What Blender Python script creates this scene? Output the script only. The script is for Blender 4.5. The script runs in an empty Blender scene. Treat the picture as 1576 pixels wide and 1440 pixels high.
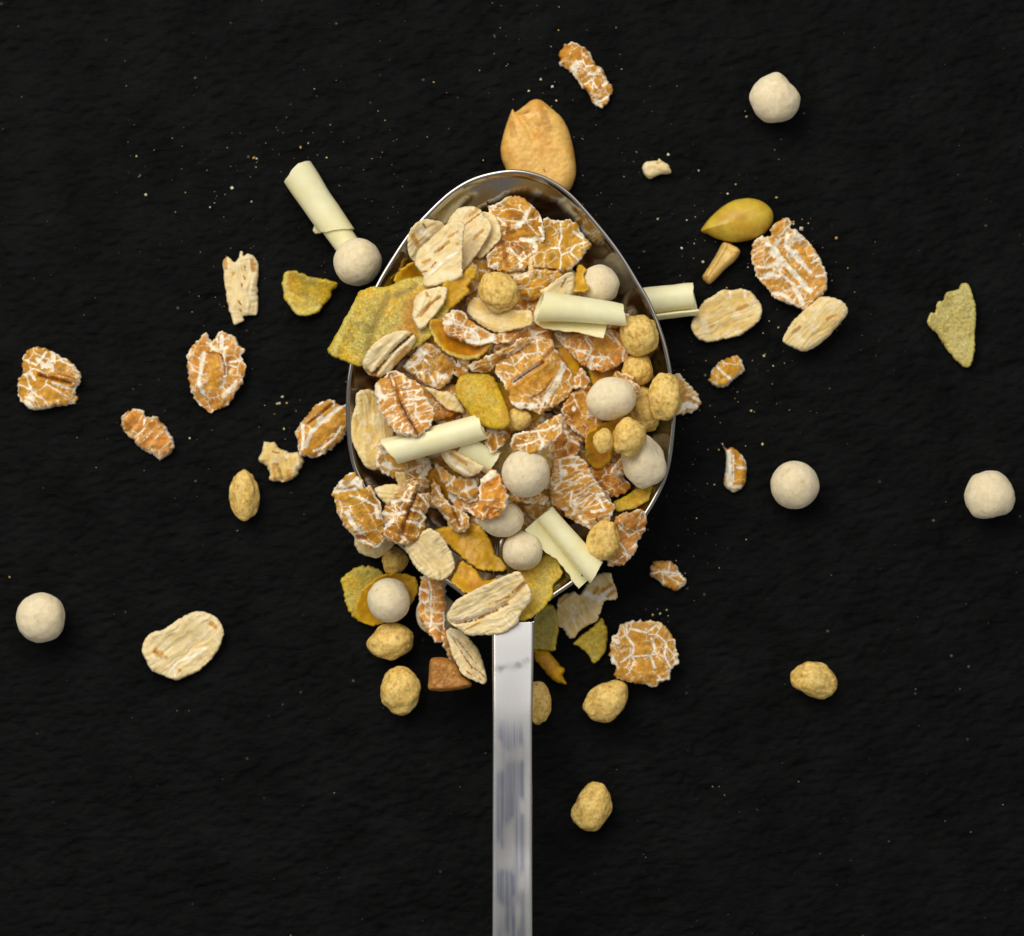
import bpy, bmesh, math
import numpy as np
from mathutils import Vector
from mathutils.geometry import delaunay_2d_cdt

# ------------------------------------------------------------------ units
S = 0.088e-3            # metres per working unit (one photo pixel at board level)
D = 5000.0              # camera height in working units
CX, CY = 788.0, 720.0
sc = bpy.context.scene
COL = sc.collection

# ------------------------------------------------------------------ camera
cam = bpy.data.cameras.new('camera')
camo = bpy.data.objects.new('camera', cam)
COL.objects.link(camo)
camo.location = (0, 0, D * S)
camo.rotation_euler = (0, 0, 0)
cam.sensor_width = 36.0
cam.lens = 36.0 * D / 1576.0
cam.clip_start = 0.02
cam.clip_end = 10.0
cam.dof.use_dof = True
cam.dof.focus_distance = (D - 105) * S
cam.dof.aperture_fstop = 16.0
sc.camera = camo

# ------------------------------------------------------------------ light
w = bpy.data.worlds.new('World')
sc.world = w
w.use_nodes = True
bg = w.node_tree.nodes['Background']
bg.inputs['Color'].default_value = (1.0, 0.975, 0.94, 1)
bg.inputs['Strength'].default_value = 0.29

def area(name, loc, target, sx, sy, power, color):
    l = bpy.data.lights.new(name, 'AREA')
    l.shape = 'RECTANGLE'; l.size = sx; l.size_y = sy
    l.energy = power; l.color = color
    o = bpy.data.objects.new(name, l)
    COL.objects.link(o)
    o.location = loc
    d = Vector(target) - Vector(loc)
    o.rotation_euler = d.to_track_quat('-Z', 'Y').to_euler()
    return o

area('window_softbox', (-0.18, 0.27, 0.40), (0.0, 0.0, 0.0), 0.40, 0.34, 2.15, (1.0, 0.925, 0.79))
area('overhead_fill', (0.0, 0.63, 1.15), (0.0, 0.0, 0.0), 1.8, 1.1, 5.4, (1.0, 0.955, 0.90))  # unseen overhead lamp, added as soft fill and to show in the handle

sc.view_settings.view_transform = 'Standard'
sc.view_settings.look = 'None'
sc.view_settings.gamma = 1.0
sc.view_settings.exposure = 0.0
sc.view_settings.use_curve_mapping = False
sc.render.engine = 'CYCLES'

# ------------------------------------------------------------------ noise
def _h(ix, iy, iz, seed):
    n = (ix.astype(np.int64) * 374761393 + iy.astype(np.int64) * 668265263
         + iz.astype(np.int64) * 2147483647 + seed * 974634777) & 0xffffffff
    n = ((n ^ (n >> 13)) * 1274126177) & 0xffffffff
    n = ((n ^ (n >> 16)) * 2246822519) & 0xffffffff
    return ((n ^ (n >> 15)) & 0xffffff) / float(0xffffff)

def vn2(x, y, seed):
    x = np.asarray(x, float); y = np.asarray(y, float)
    ix = np.floor(x); iy = np.floor(y); fx = x - ix; fy = y - iy
    fx = fx * fx * (3 - 2 * fx); fy = fy * fy * (3 - 2 * fy)
    z = np.zeros_like(ix)
    a = _h(ix, iy, z, seed); b = _h(ix + 1, iy, z, seed)
    c = _h(ix, iy + 1, z, seed); d = _h(ix + 1, iy + 1, z, seed)
    return (a + (b - a) * fx) * (1 - fy) + (c + (d - c) * fx) * fy

def fbm(x, y, seed, o=4):
    s = 0.0; a = 0.5; t = 0.0
    for i in range(o):
        s = s + a * vn2(x * 2 ** i + 17.3 * i, y * 2 ** i - 9.1 * i, seed + i * 31)
        t += a; a *= 0.5
    return s / t

def vn3(p, seed):
    i = np.floor(p); f = p - i; f = f * f * (3 - 2 * f)
    r = 0
    for dx in (0, 1):
        wx = f[:, 0] if dx else 1 - f[:, 0]
        for dy in (0, 1):
            wy = f[:, 1] if dy else 1 - f[:, 1]
            for dz in (0, 1):
                wz = f[:, 2] if dz else 1 - f[:, 2]
                r = r + wx * wy * wz * _h(i[:, 0] + dx, i[:, 1] + dy, i[:, 2] + dz, seed)
    return r

def fbm3(p, seed, o=3):
    s = 0.0; a = 0.5; t = 0.0
    for i in range(o):
        s = s + a * vn3(p * 2 ** i + 13.7 * i, seed + 57 * i); t += a; a *= 0.5
    return s / t

def ss(a, b, x):
    t = np.clip((x - a) / (b - a + 1e-9), 0, 1)
    return t * t * (3 - 2 * t)

def mix(a, b, t):
    t = np.asarray(t)[..., None]
    return np.asarray(a) * (1 - t) + np.asarray(b) * t

# ------------------------------------------------------------------ materials
def material(name, rough=0.6, bump=0.3, bscale=2500, sss=0.0, spec=0.4, mott=0.25, mscale=1500,
             sssr=(1.0, 0.6, 0.3), ssd=0.0012, coat=0.0):
    m = bpy.data.materials.new(name); m.use_nodes = True
    nt = m.node_tree; N = nt.nodes; L = nt.links
    b = N['Principled BSDF']
    at = N.new('ShaderNodeAttribute'); at.attribute_name = 'col'
    tc = N.new('ShaderNodeTexCoord')
    oi = N.new('ShaderNodeObjectInfo')
    mul = N.new('ShaderNodeMath'); mul.operation = 'MULTIPLY'; mul.inputs[1].default_value = 37.0
    L.new(oi.outputs['Random'], mul.inputs[0])
    n1 = N.new('ShaderNodeTexNoise'); n1.noise_dimensions = '4D'
    n1.inputs['Scale'].default_value = mscale; n1.inputs['Detail'].default_value = 4
    L.new(tc.outputs['Object'], n1.inputs['Vector']); L.new(mul.outputs[0], n1.inputs['W'])
    mr = N.new('ShaderNodeMapRange')
    mr.inputs['From Min'].default_value = 0.3; mr.inputs['From Max'].default_value = 0.7
    mr.inputs['To Min'].default_value = 1 - mott; mr.inputs['To Max'].default_value = 1 + mott * 0.6
    L.new(n1.outputs['Fac'], mr.inputs['Value'])
    mx = N.new('ShaderNodeMix'); mx.data_type = 'RGBA'; mx.blend_type = 'MULTIPLY'
    mx.inputs['Factor'].default_value = 1.0
    L.new(at.outputs['Color'], mx.inputs['A']); L.new(mr.outputs['Result'], mx.inputs['B'])
    L.new(mx.outputs['Result'], b.inputs['Base Color'])
    n2 = N.new('ShaderNodeTexNoise'); n2.noise_dimensions = '4D'
    n2.inputs['Scale'].default_value = bscale; n2.inputs['Detail'].default_value = 5
    n2.inputs['Roughness'].default_value = 0.6
    L.new(tc.outputs['Object'], n2.inputs['Vector']); L.new(mul.outputs[0], n2.inputs['W'])
    bp = N.new('ShaderNodeBump'); bp.inputs['Strength'].default_value = bump
    bp.inputs['Distance'].default_value = 0.00025
    L.new(n2.outputs['Fac'], bp.inputs['Height']); L.new(bp.outputs['Normal'], b.inputs['Normal'])
    b.inputs['Roughness'].default_value = rough
    b.inputs['Specular IOR Level'].default_value = spec
    b.inputs['Coat Weight'].default_value = coat
    b.inputs['Coat Roughness'].default_value = 0.3
    if sss:
        b.inputs['Subsurface Weight'].default_value = sss
        b.inputs['Subsurface Radius'].default_value = sssr
        b.inputs['Subsurface Scale'].default_value = ssd
    return m

M = {
    'wheat': material('wheat_flake_bran', 0.6, 0.28, 2400, 0.0, 0.16, 0.24, 1400),
    'oat': material('oat_flake', 0.62, 0.2, 2200, 0.0, 0.14, 0.13, 1100),
    'pearl': material('crisp_pearl', 0.7, 0.35, 2600, 0.6, 0.2, 0.10, 1700, (1, .8, .5), 0.0011),
    'puff': material('cereal_puff', 0.5, 0.30, 3400, 0.0, 0.32, 0.28, 2200),
    'choc': material('white_chocolate', 0.38, 0.14, 1500, 0.35, 0.45, 0.05, 900, (1, .85, .5), 0.0014),
    'fruit': material('dried_fruit', 0.45, 0.4, 3200, 0.35, 0.35, 0.30, 2600, (1, .7, .08), 0.0012),
    'corn': material('corn_flake', 0.42, 0.22, 1500, 0.0, 0.4, 0.18, 1100),
    'nut': material('peanut', 0.4, 0.12, 1600, 0.0, 0.4, 0.12, 900),
    'crumb': material('crumb', 0.7, 0.1, 2000, 0.0, 0.3, 0.1, 1500),
}

# ------------------------------------------------------------------ mesh output
def emit(name, V, F, C, mat, label=None, cat=None, group=None, parent=None, kind=None, origin=None, smooth=True):
    """V in working units (world), F list/array of tris or quads, C per-vertex rgb."""
    V = np.asarray(V, float)
    if origin is None:
        lo = V.min(0); hi = V.max(0)
        origin = np.array([(lo[0] + hi[0]) / 2, (lo[1] + hi[1]) / 2, lo[2]])
    me = bpy.data.meshes.new(name)
    n = len(V)
    me.vertices.add(n)
    me.vertices.foreach_set('co', ((V - origin) * S).astype(np.float32).ravel())
    if isinstance(F, np.ndarray):
        k = F.shape[1]; nf = len(F)
        me.loops.add(nf * k); me.polygons.add(nf)
        me.loops.foreach_set('vertex_index', F.astype(np.int32).ravel())
        me.polygons.foreach_set('loop_start', np.arange(0, nf * k, k, dtype=np.int32))
    else:
        lens = np.array([len(f) for f in F]); nf = len(F)
        me.loops.add(int(lens.sum())); me.polygons.add(nf)
        me.loops.foreach_set('vertex_index', np.concatenate([np.asarray(f) for f in F]).astype(np.int32))
        me.polygons.foreach_set('loop_start', np.concatenate([[0], np.cumsum(lens)[:-1]]).astype(np.int32))
    me.update(calc_edges=True)
    if smooth: me.shade_smooth()
    else: me.shade_flat()
    if C is not None:
        ca = me.color_attributes.new('col', 'FLOAT_COLOR', 'POINT')
        c4 = np.ones((n, 4), np.float32); c4[:, :3] = np.clip(C, 0.002, 0.95)
        ca.data.foreach_set('color', c4.ravel())
    me.materials.append(mat)
    o = bpy.data.objects.new(name, me)
    COL.objects.link(o)
    o.location = tuple(origin * S)
    if parent is not None:
        o.parent = parent
        o.location = tuple(origin * S - np.array(parent.location))
    if label: o['label'] = label
    if cat: o['category'] = cat
    if group: o['group'] = group
    if kind: o['kind'] = kind
    return o

# ------------------------------------------------------------------ height map on which things come to rest
HR = 2.0; HN = 1000
Hm = np.zeros((HN, HN))
def hidx(X, Y):
    return (np.clip(((X + 1000) / HR).astype(int), 0, HN - 2), np.clip(((Y + 1000) / HR).astype(int), 0, HN - 2))
def hget(X, Y):
    i, j = hidx(X, Y); return Hm[i, j]
def hput(X, Y, Z):
    i, j = hidx(X, Y)
    for a in (0, 1):
        for b in (0, 1):
            np.maximum.at(Hm, (i + a, j + b), Z)

def unproj(P, z):
    k = (D - z) / D
    return np.stack([(P[:, 0] - CX) * k, (CY - P[:, 1]) * k], 1)

# photo tiles in which outlines were measured: x0, y0, magnification
TILE = dict(S=(0, 0, 1), A=(500, 240, 5.143), B=(760, 240, 4.235), C=(500, 480, 5.143), D=(760, 480, 4.235),
            E=(490, 700, 4.8), F=(760, 700, 4.8), G=(520, 860, 4.635), H=(740, 880, 4.635), P=(560, 380, 4.0),
            Q=(600, 660, 4.0), L1=(760, 40, 5.253), L2=(1040, 290, 5.334), L3=(320, 230, 4.966),
            L4=(10, 490, 4.041), L5=(330, 600, 6.852), L6=(10, 880, 4.503), L8=(980, 540, 3.79),
            M2=(1400, 420, 3.6))
def tp(t, pts):
    x0, y0, s = TILE[t]
    return np.array([(x0 + x / s, y0 + y / s) for x, y in pts], float)
def pp(text):
    v = [float(a) for a in text.replace(',', ' ').split()]
    return list(zip(v[::2], v[1::2]))

# ------------------------------------------------------------------ outlines
def catmull(P, step):
    n = len(P); out = []
    for i in range(n):
        p0, p1, p2, p3 = P[i - 1], P[i], P[(i + 1) % n], P[(i + 2) % n]
        m = max(2, int(np.hypot(*(p2 - p1)) / (step * 0.5)))
        t = np.linspace(0, 1, m, endpoint=False)[:, None]
        a = 0.42
        m1 = a * (p2 - p0); m2 = a * (p3 - p1)
        out.append((2 * t**3 - 3 * t**2 + 1) * p1 + (t**3 - 2 * t**2 + t) * m1 + (-2 * t**3 + 3 * t**2) * p2 + (t**3 - t**2) * m2)
    Q = np.concatenate(out)
    seg = np.hypot(*(np.roll(Q, -1, 0) - Q).T)
    L = np.concatenate([[0], np.cumsum(seg)])
    k = max(12, int(L[-1] / step))
    u = np.arange(k) * L[-1] / k
    Qc = np.vstack([Q, Q[:1]])
    return np.stack([np.interp(u, L, Qc[:, 0]), np.interp(u, L, Qc[:, 1])], 1), u

def inside(P, B):
    x, y = P[:, 0], P[:, 1]; r = np.zeros(len(P), bool)
    x1, y1 = B[:, 0], B[:, 1]; x2, y2 = np.roll(x1, -1), np.roll(y1, -1)
    for a, b, c, d in zip(x1, y1, x2, y2):
        if b == d: continue
        k = ((b > y) != (d > y)) & (x < (c - a) * (y - b) / (d - b) + a)
        r ^= k
    return r

def polydist(P, L, closed=False):
    A = L if closed else L[:-1]
    Bq = np.roll(L, -1, 0) if closed else L[1:]
    best = np.full(len(P), 1e9)
    for a, b in zip(A, Bq):
        d = b - a; q = d @ d + 1e-9
        t = np.clip(((P - a) @ d) / q, 0, 1)
        e = P - a - t[:, None] * d
        best = np.minimum(best, e[:, 0]**2 + e[:, 1]**2)
    return np.sqrt(best)

def triangulate(B, s, rng):
    lo, hi = B.min(0), B.max(0)
    xs = np.arange(lo[0] + s * .5, hi[0], s); ys = np.arange(lo[1] + s * .5, hi[1], s * .866)
    gx, gy = np.meshgrid(xs, ys)
    gx = gx + (np.arange(len(ys)) % 2)[:, None] * s * .5
    G = np.stack([gx.ravel(), gy.ravel()], 1) + rng.uniform(-.12, .12, (gx.size, 2)) * s
    G = G[inside(G, B)]
    d = polydist(G, B, True)
    G = G[d > s * 0.55]
    nb = len(B)
    allp = np.vstack([B, G])
    r = delaunay_2d_cdt([Vector(p) for p in allp], [], [list(range(nb))], 1, 1e-5)
    P = np.array([tuple(v) for v in r[0]])
    T = np.array([list(f) for f in r[2] if len(f) == 3], int)
    ov = r[3]
    isb = np.array([any(i < nb for i in o) for o in ov])
    return P, T, isb

# ------------------------------------------------------------------ surface patterns (pigment + relief)
def strokes_mask(P, strokes, seed):
    out = []
    for st in strokes:
        k, wd, L = st[:3]
        L = np.asarray(L, float)
        dd = polydist(P, L) if len(L) > 1 else np.hypot(*(P - L[0]).T)
        wob = 0.55 + 0.9 * fbm(P[:, 0] / 5.0, P[:, 1] / 5.0, seed + 5, 3)
        dd = dd + (fbm(P[:, 0] / 3.0, P[:, 1] / 3.0, seed + 8, 2) - .5) * 2.2
        wd = wd * (.66 if k == 'w' else .78)
        out.append((k, wd, 1 - ss(wd * wob * .6, wd * wob * 1.15, dd), dd))
    return out

BR_O, BR_D, BR_T = (0.59, 0.27, 0.030), (0.33, 0.112, 0.011), (0.72, 0.41, 0.090)
WHITE, CREAM = (0.91, 0.86, 0.74), (0.76, 0.57, 0.25)

def wheat_pattern(P, d, o, seed, rng):
    c = P.mean(0); a = math.radians(o.get('ang', 0)); ca, sa = math.cos(a), math.sin(a)
    q = P - c
    wx = (fbm(P[:, 0] / 14, P[:, 1] / 14, seed, 3) - .5) * 8
    wy = (fbm(P[:, 0] / 14, P[:, 1] / 14, seed + 77, 3) - .5) * 8
    u = (q[:, 0] + wx) * ca + (q[:, 1] + wy) * sa
    v = -(q[:, 0] + wx) * sa + (q[:, 1] + wy) * ca
    def vor(cu, cv, merge, sd):
        U, Vv = u / cu, v / cv
        i0, i1 = int(U.min()) - 2, int(U.max()) + 3; j0, j1 = int(Vv.min()) - 2, int(Vv.max()) + 3
        gi, gj = np.meshgrid(np.arange(i0, i1), np.arange(j0, j1))
        pts = np.stack([gi.ravel() + (gj.ravel() % 2) * .5, gj.ravel()], 1) + rng.uniform(-.45, .45, (gi.size, 2))
        pts = pts[rng.random(len(pts)) > merge]
        if len(pts) < 3: pts = np.array([[0, 0], [1, 0], [0, 1.]])
        f1 = np.full(len(P), 1e9); f2 = f1.copy(); idx = np.zeros(len(P), int)
        for k, pt in enumerate(pts):
            e = np.hypot(U - pt[0], Vv - pt[1])
            new = e < f1
            f2 = np.where(new, f1, np.minimum(f2, e)); idx = np.where(new, k, idx); f1 = np.where(new, e, f1)
        return (f2 - f1) * .5 * min(cu, cv) * 1.1, idx, len(pts)
    cell = np.array(o.get('cell', (11, 17)), float)
    bd, idx, ncell = vor(*(cell * 1.42), o.get('merge', 0.36), seed)
    bd = bd + (fbm(P[:, 0] / 2.5, P[:, 1] / 2.5, seed + 2, 2) - .5) * 1.1
    low = fbm(P[:, 0] / 26, P[:, 1] / 26, seed + 3, 2)
    cw = o.get('crack', 1.5) * .68 * o.get('_cs', 1.0) * np.clip(0.12 + 3.0 * (low - .40), 0.05, 1.7)
    white = 1 - ss(cw * .45, cw * 1.2 + .3, bd)
    b2, idx2, nc2 = vor(*(cell * .72), .2, seed + 1)
    hm = ss(.46, .60, fbm(P[:, 0] / 19, P[:, 1] / 19, seed + 6, 2))
    hair = (1 - ss(.15, .85, b2)) * hm * .65
    white = np.maximum(white, hair)
    pt = fbm(P[:, 0] / 17, P[:, 1] / 17, seed + 9, 4)
    th = 0.74 - o.get('patch', 0.06)
    white = np.maximum(white, ss(th, th + .05, pt))
    en = fbm(P[:, 0] / 9, P[:, 1] / 9, seed + 13, 2)
    white = np.maximum(white, (1 - ss(1.5, 4.5 * en + 1.5, d)) * ss(.42, .55, en) * o.get('rim', .9))
    # bran colour
    tone = .6 * rng.random(ncell)[idx] + .4 * rng.random(nc2)[idx2]
    n1 = fbm(P[:, 0] / 8, P[:, 1] / 8, seed + 21, 4)
    st = fbm(u / 2.2, v / 12, seed + 23, 3)
    col = mix(BR_O, BR_T, np.clip((tone - .35) * .9 + (n1 - .5) * 1.2, 0, 1) * o.get('tan', .8))
    dk = np.clip((.5 - tone) * .7 + (fbm(P[:, 0] / 22, P[:, 1] / 22, seed + 29, 2) - .5) * 2.0 + o.get('dark', 0.0) + rng.uniform(-.1, .28), 0, 1)
    col = mix(col, BR_D, dk * .85) * np.array((rng.uniform(.92, 1.05), rng.uniform(.88, 1.08), rng.uniform(.7, 1.5)))
    col = mix(col, BR_T, (1 - ss(0, 4.0, bd)) * .45)
    fib = fbm(u / 1.6, v / 9, seed + 25, 2)
    col = col * (0.62 + 0.45 * st + .30 * fib)[:, None]
    wc = mix(WHITE, CREAM, np.clip((fbm(P[:, 0] / 10, P[:, 1] / 10, seed + 33, 3) - .42) * 2.2, 0, .8))
    rel = .4 * (1 - white) + .9 * (st - .5) + 9.0 * (fbm(P[:, 0] / 18, P[:, 1] / 18, seed + 37, 2) - .5) + 2.6 * (fbm(P[:, 0] / 6, P[:, 1] / 6, seed + 38, 2) - .5)
    col = mix(col, wc, white)
    return col, rel

def oat_pattern(P, d, o, seed, rng):
    c = P.mean(0); a = math.radians(o.get('ang', 0)); ca, sa = math.cos(a), math.sin(a)
    q = P - c
    w0 = (fbm(P[:, 0] / 25, P[:, 1] / 25, seed, 2) - .5) * 14
    u = q[:, 0] * ca + q[:, 1] * sa
    v = -q[:, 0] * sa + q[:, 1] * ca + w0
    f1 = fbm(u / 26, v / 3.2, seed + 3, 4); f2 = fbm(u / 9, v / 9, seed + 7, 4); f3 = fbm(u / 40, v / 12, seed + 11, 3)
    ridg = fbm(u / 4.0, v / 18, seed + 15, 2)
    base = mix((0.73, 0.52, 0.175), (0.83, 0.685, 0.37), np.clip((f3 - .35) * 2.2, 0, 1))
    base = mix(base, (0.64, 0.375, 0.075), np.clip((f1 - .52) * 2.6 + (f2 - .55) * 1.2, 0, 1) * o.get('tan', .75))
    base = mix(base, (0.84, 0.75, 0.54), ss(.56, .72, f2) * .7)
    br = ss(.66, .74, fbm(u / 11, v / 3.6, seed + 19, 3)) * o.get('spots', .5)
    base = mix(base, (0.40, 0.17, 0.045), br)
    base = mix(base, mix((0.87, 0.755, 0.50), (0.80, 0.62, 0.28), np.clip((f1 - .45) * 3, 0, 1)), np.full(len(P), o.get('pale', 0.0)))
    edge = 1 - ss(0, 7, d)
    base = mix(base, (0.83, 0.71, 0.45), edge * .5)
    base = base * (1 + o.get('dark', 0.0) * -1)
    rel = 2.6 * (f1 - .5) + 1.6 * (f2 - .5) + 2.2 * (ridg - .5) * (1 - ss(4, 16, d)) + 4.0 * (f3 - .5)
    return base, rel

def fruit_pattern(P, d, o, seed, rng):
    h = o.get('hue', .5)      # 0 olive green .. 1 amber
    gr = np.array((0.46, 0.385, 0.075)); ye = np.array((0.62, 0.405, 0.012)); am = np.array((0.56, 0.25, 0.006))
    n = fbm(P[:, 0] / 28, P[:, 1] / 28, seed, 3); n2 = fbm(P[:, 0] / 7, P[:, 1] / 7, seed + 4, 4)
    hh = np.clip(h + (n - .5) * 1.1, 0, 1)
    col = np.where((hh < .5)[:, None], mix(gr, ye, hh * 2), mix(ye, am, hh * 2 - 1))
    col = col * (0.80 + .40 * n2)[:, None]
    col = mix(col, (0.70, 0.61, 0.24), ss(.58, .72, fbm(P[:, 0] / 2.6, P[:, 1] / 2.6, seed + 8, 2)) * o.get('frost', .35))
    col = mix(col, np.array((0.66, 0.49, 0.035)), (1 - ss(0, 9, d)) * .5)  # brighter edges: light through the thin rim, painted into the colour
    col = mix(col, mix((0.60, 0.53, 0.24), (0.46, 0.41, 0.16), n2), np.full(len(P), o.get('pale', 0.0)))
    col = mix(col, (0.22, 0.16, 0.02), ss(.60, .75, fbm(P[:, 0] / 18, P[:, 1] / 18, seed + 12, 3)) * o.get('stain', .4))
    rel = 1.2 * (n2 - .5) + .9 * (fbm(P[:, 0] / 2.6, P[:, 1] / 2.6, seed + 8, 2) - .5)
    return col, rel

def corn_pattern(P, d, o, seed, rng):
    n = fbm(P[:, 0] / 24, P[:, 1] / 24, seed, 3); n2 = fbm(P[:, 0] / 6, P[:, 1] / 6, seed + 4, 3)
    col = mix((0.60, 0.33, 0.007), (0.50, 0.19, 0.004), np.clip((n - .4) * 2 + o.get('amber', .2), 0, 1))
    col = mix(col, (0.64, 0.41, 0.015), (1 - ss(0, 9, d)) * .6)
    col = col * (0.78 + .44 * n2)[:, None]
    return col, 1.4 * (n2 - .5) + 5 * (n - .5)

def nut_pattern(P, d, o, seed, rng):
    base = np.array(o.get('rgb', (0.70, 0.40, 0.115)))
    n = fbm(P[:, 0] / 26, P[:, 1] / 26, seed, 3); n2 = fbm(P[:, 0] / 5, P[:, 1] / 5, seed + 4, 4)
    col = mix(base, base * np.array((.86, .66, .40)), np.clip((n - .42) * 2.4, 0, 1))
    col = col * (0.86 + .28 * n2)[:, None]
    col = mix(col, base * np.array((1.12, 1.25, 1.5)), ss(.62, .8, fbm(P[:, 0] / 12, P[:, 1] / 12, seed + 9, 3)) * .6)
    return col, o.get('rough', 1.5) * (n2 - .5)

PAT = dict(wheat=wheat_pattern, oat=oat_pattern, fruit=fruit_pattern, corn=corn_pattern, nut=nut_pattern)
DEF = dict(wheat=dict(th=10, jag=2.5, name='wheat_flake', cat='wheat flake', group='wheat flakes of the muesli'),
           oat=dict(th=10, jag=1.1, name='oat_flake', cat='oat flake', group='oat flakes of the muesli'),
           fruit=dict(th=9, jag=1.3, name='fruit_chip', cat='fruit chip', group='dried fruit chips of the muesli'),
           corn=dict(th=7, jag=1.6, name='corn_flake', cat='corn flake', group='corn flakes of the muesli'),
           nut=dict(th=30, jag=0.5, name='nut_piece', cat='nut', group=None))
_seed = [100]
LOG = []

def flake(kind, tile, pts, label, strokes=(), **o):
    _seed[0] += 97
    seed = o.get('seed', _seed[0]); rng = np.random.default_rng(seed)
    df = DEF[kind]
    s = o.get('s', 1.4)
    B0 = tp(tile, pp(pts) if isinstance(pts, str) else pts)
    B, u = catmull(B0, max(s * 1.25, 1.8))
    jag = o.get('jag', df['jag'])
    nx = np.roll(B, -1, 0) - np.roll(B, 1, 0); nx = np.stack([nx[:, 1], -nx[:, 0]], 1)
    nx /= np.hypot(*nx.T)[:, None] + 1e-9
    L = u[-1] + (u[1] - u[0])
    ang = u / L * 2 * np.pi; rr = L / (2 * np.pi)
    j = (fbm(rr * np.cos(ang) / 5 + 40, rr * np.sin(ang) / 5 + 40, seed, 3) - .5) * 2.6
    j = j + (fbm(rr * np.cos(ang) / 2.2 + 9, rr * np.sin(ang) / 2.2 + 9, seed + 2, 1) - .5) * .7
    B = B + nx * (j * jag)[:, None]
    P, T, isb = triangulate(B, s, rng)
    d = polydist(P, B, True); d[isb] = 0
    st = []
    for x in strokes:
        st.append((x[0], x[1], tp(x[3] if len(x) > 3 else tile, pp(x[2]))))
    if len(strokes) >= 5: o['_cs'] = .72
    col, rel = PAT[kind](P, d, o, seed, rng)
    rel = rel * o.get('relief', 1.0)
    for (k, wd, m, dd) in strokes_mask(P, st, seed):
        if k == 'w':
            col = mix(col, mix(WHITE, CREAM, np.clip((fbm(P[:, 0] / 6, P[:, 1] / 6, seed + 41, 2) - .5) * 1.5, 0, 1)), m); rel = rel - .5 * m
        elif k == 't':
            tc = mix(BR_O, BR_T, np.clip((fbm(P[:, 0] / 6, P[:, 1] / 6, seed + 43, 3) - .3) * 1.6, 0, 1))
            col = mix(col, tc * (.75 + .5 * fbm(P[:, 0] / 3, P[:, 1] / 3, seed + 44, 3))[:, None], m); rel = rel + .7 * m
        elif k == 'b':
            col = mix(col, (0.33, 0.125, 0.03), m * .9); rel = rel - .8 * m
        elif k == 'o':
            col = mix(col, (0.55, 0.28, 0.055), m * .85)
        elif k == 'a':
            col = mix(col, np.array((0.52, 0.22, 0.004)) * (.75 + .5 * fbm(P[:, 0] / 4, P[:, 1] / 4, seed + 45, 3))[:, None], (1 - ss(wd * .2, wd * 1.7, dd)) * .8)
        elif k == 's':
            m2 = 1 - ss(wd * .2, wd * 1.6, dd)
            col = mix(col, (0.20, 0.13, 0.008), m2 * .65)
        elif k == 'd':
            col = mix(col, (0.10, 0.045, 0.02), m * .95); rel = rel - 1.2 * m
        elif k == 'c':      # crease of the grain: a real groove with bran at its bottom
            rel = rel - 7.5 * np.exp(-(dd / (wd * 1.6))**2) + 2.5 * np.exp(-((dd - wd * 3) / (wd * 1.6))**2)
            col = mix(col, (0.23, 0.085, 0.025), (1 - ss(wd * .5, wd * 1.1, dd)) * .92)
        elif k == 'g':      # plain groove
            rel = rel - o.get('gdepth', 8) * np.exp(-(dd / wd)**2)
        elif k == 'r':      # ridge
            rel = rel + o.get('gdepth', 8) * np.exp(-(dd / wd)**2)
        elif k == 'y':
            col = mix(col, (0.62, 0.55, 0.16), m * .7)
    th = o.get('th', df['th'])
    c = P.mean(0); q = P - c
    cov = np.cov(q.T); ev, evec = np.linalg.eigh(cov)
    ax = evec[:, 1]
    uu = q @ ax; vv = q @ np.array([-ax[1], ax[0]])
    um, vm = np.abs(uu).max() + 1e-6, np.abs(vv).max() + 1e-6
    big = vm
    mid = o.get('bend', rng.uniform(-.10, .16)) * big * (vv / vm)**2 + o.get('curl', rng.uniform(-.10, .14)) * big * (uu / um)**2
    mid = mid + o.get('twist', rng.uniform(-.10, .10)) * big * (uu / um) * (vv / vm)
    mid = mid + o.get('warp', .36) * big * (fbm(P[:, 0] / (big * 1.3), P[:, 1] / (big * 1.3), seed + 51, 2) - .5)
    if 'lift' in o:         # (angle deg in photo, amount): raises one side
        la = math.radians(o['lift'][0]); tt = (q @ np.array([math.cos(la), math.sin(la)])) / big
        mid = mid + o['lift'][1] * np.clip(tt, 0, None)**2 * big
    plump = o.get('plump', 0)
    if plump:
        wdt = o.get('shoulder', plump * .9)
        pr = np.sqrt(np.clip(1 - (1 - np.clip(d / wdt, 0, 1))**2, 0, 1))
        pb = np.sqrt(np.clip(1 - (1 - np.clip(d / (wdt * .5), 0, 1))**2, 0, 1))
        top = plump * .75 * pr + rel * ss(0, 4, d); bot = -plump * .25 * pb
        top = top + mid * .4; bot = bot + mid * .4
    else:
        wdt = th * .7
        pr = np.sqrt(np.clip(1 - (1 - np.clip(d / wdt, 0, 1))**2, 0, 1))
        thv = th * (.75 + .5 * fbm(P[:, 0] / 20, P[:, 1] / 20, seed + 61, 2))
        top = mid + thv * .5 * pr + rel * ss(0, 3, d); bot = mid - thv * .5 * pr
        bot = np.minimum(bot, top - .4 * ss(0, 2, d))
    # come to rest
    z0 = o.get('z', None)
    zg = float(np.median(hget(*unproj(P, 60).T)))
    gx = gy = 0.0
    rtilt = rng.uniform(-1, 1, 2) * o.get('rt', .15)
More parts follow.
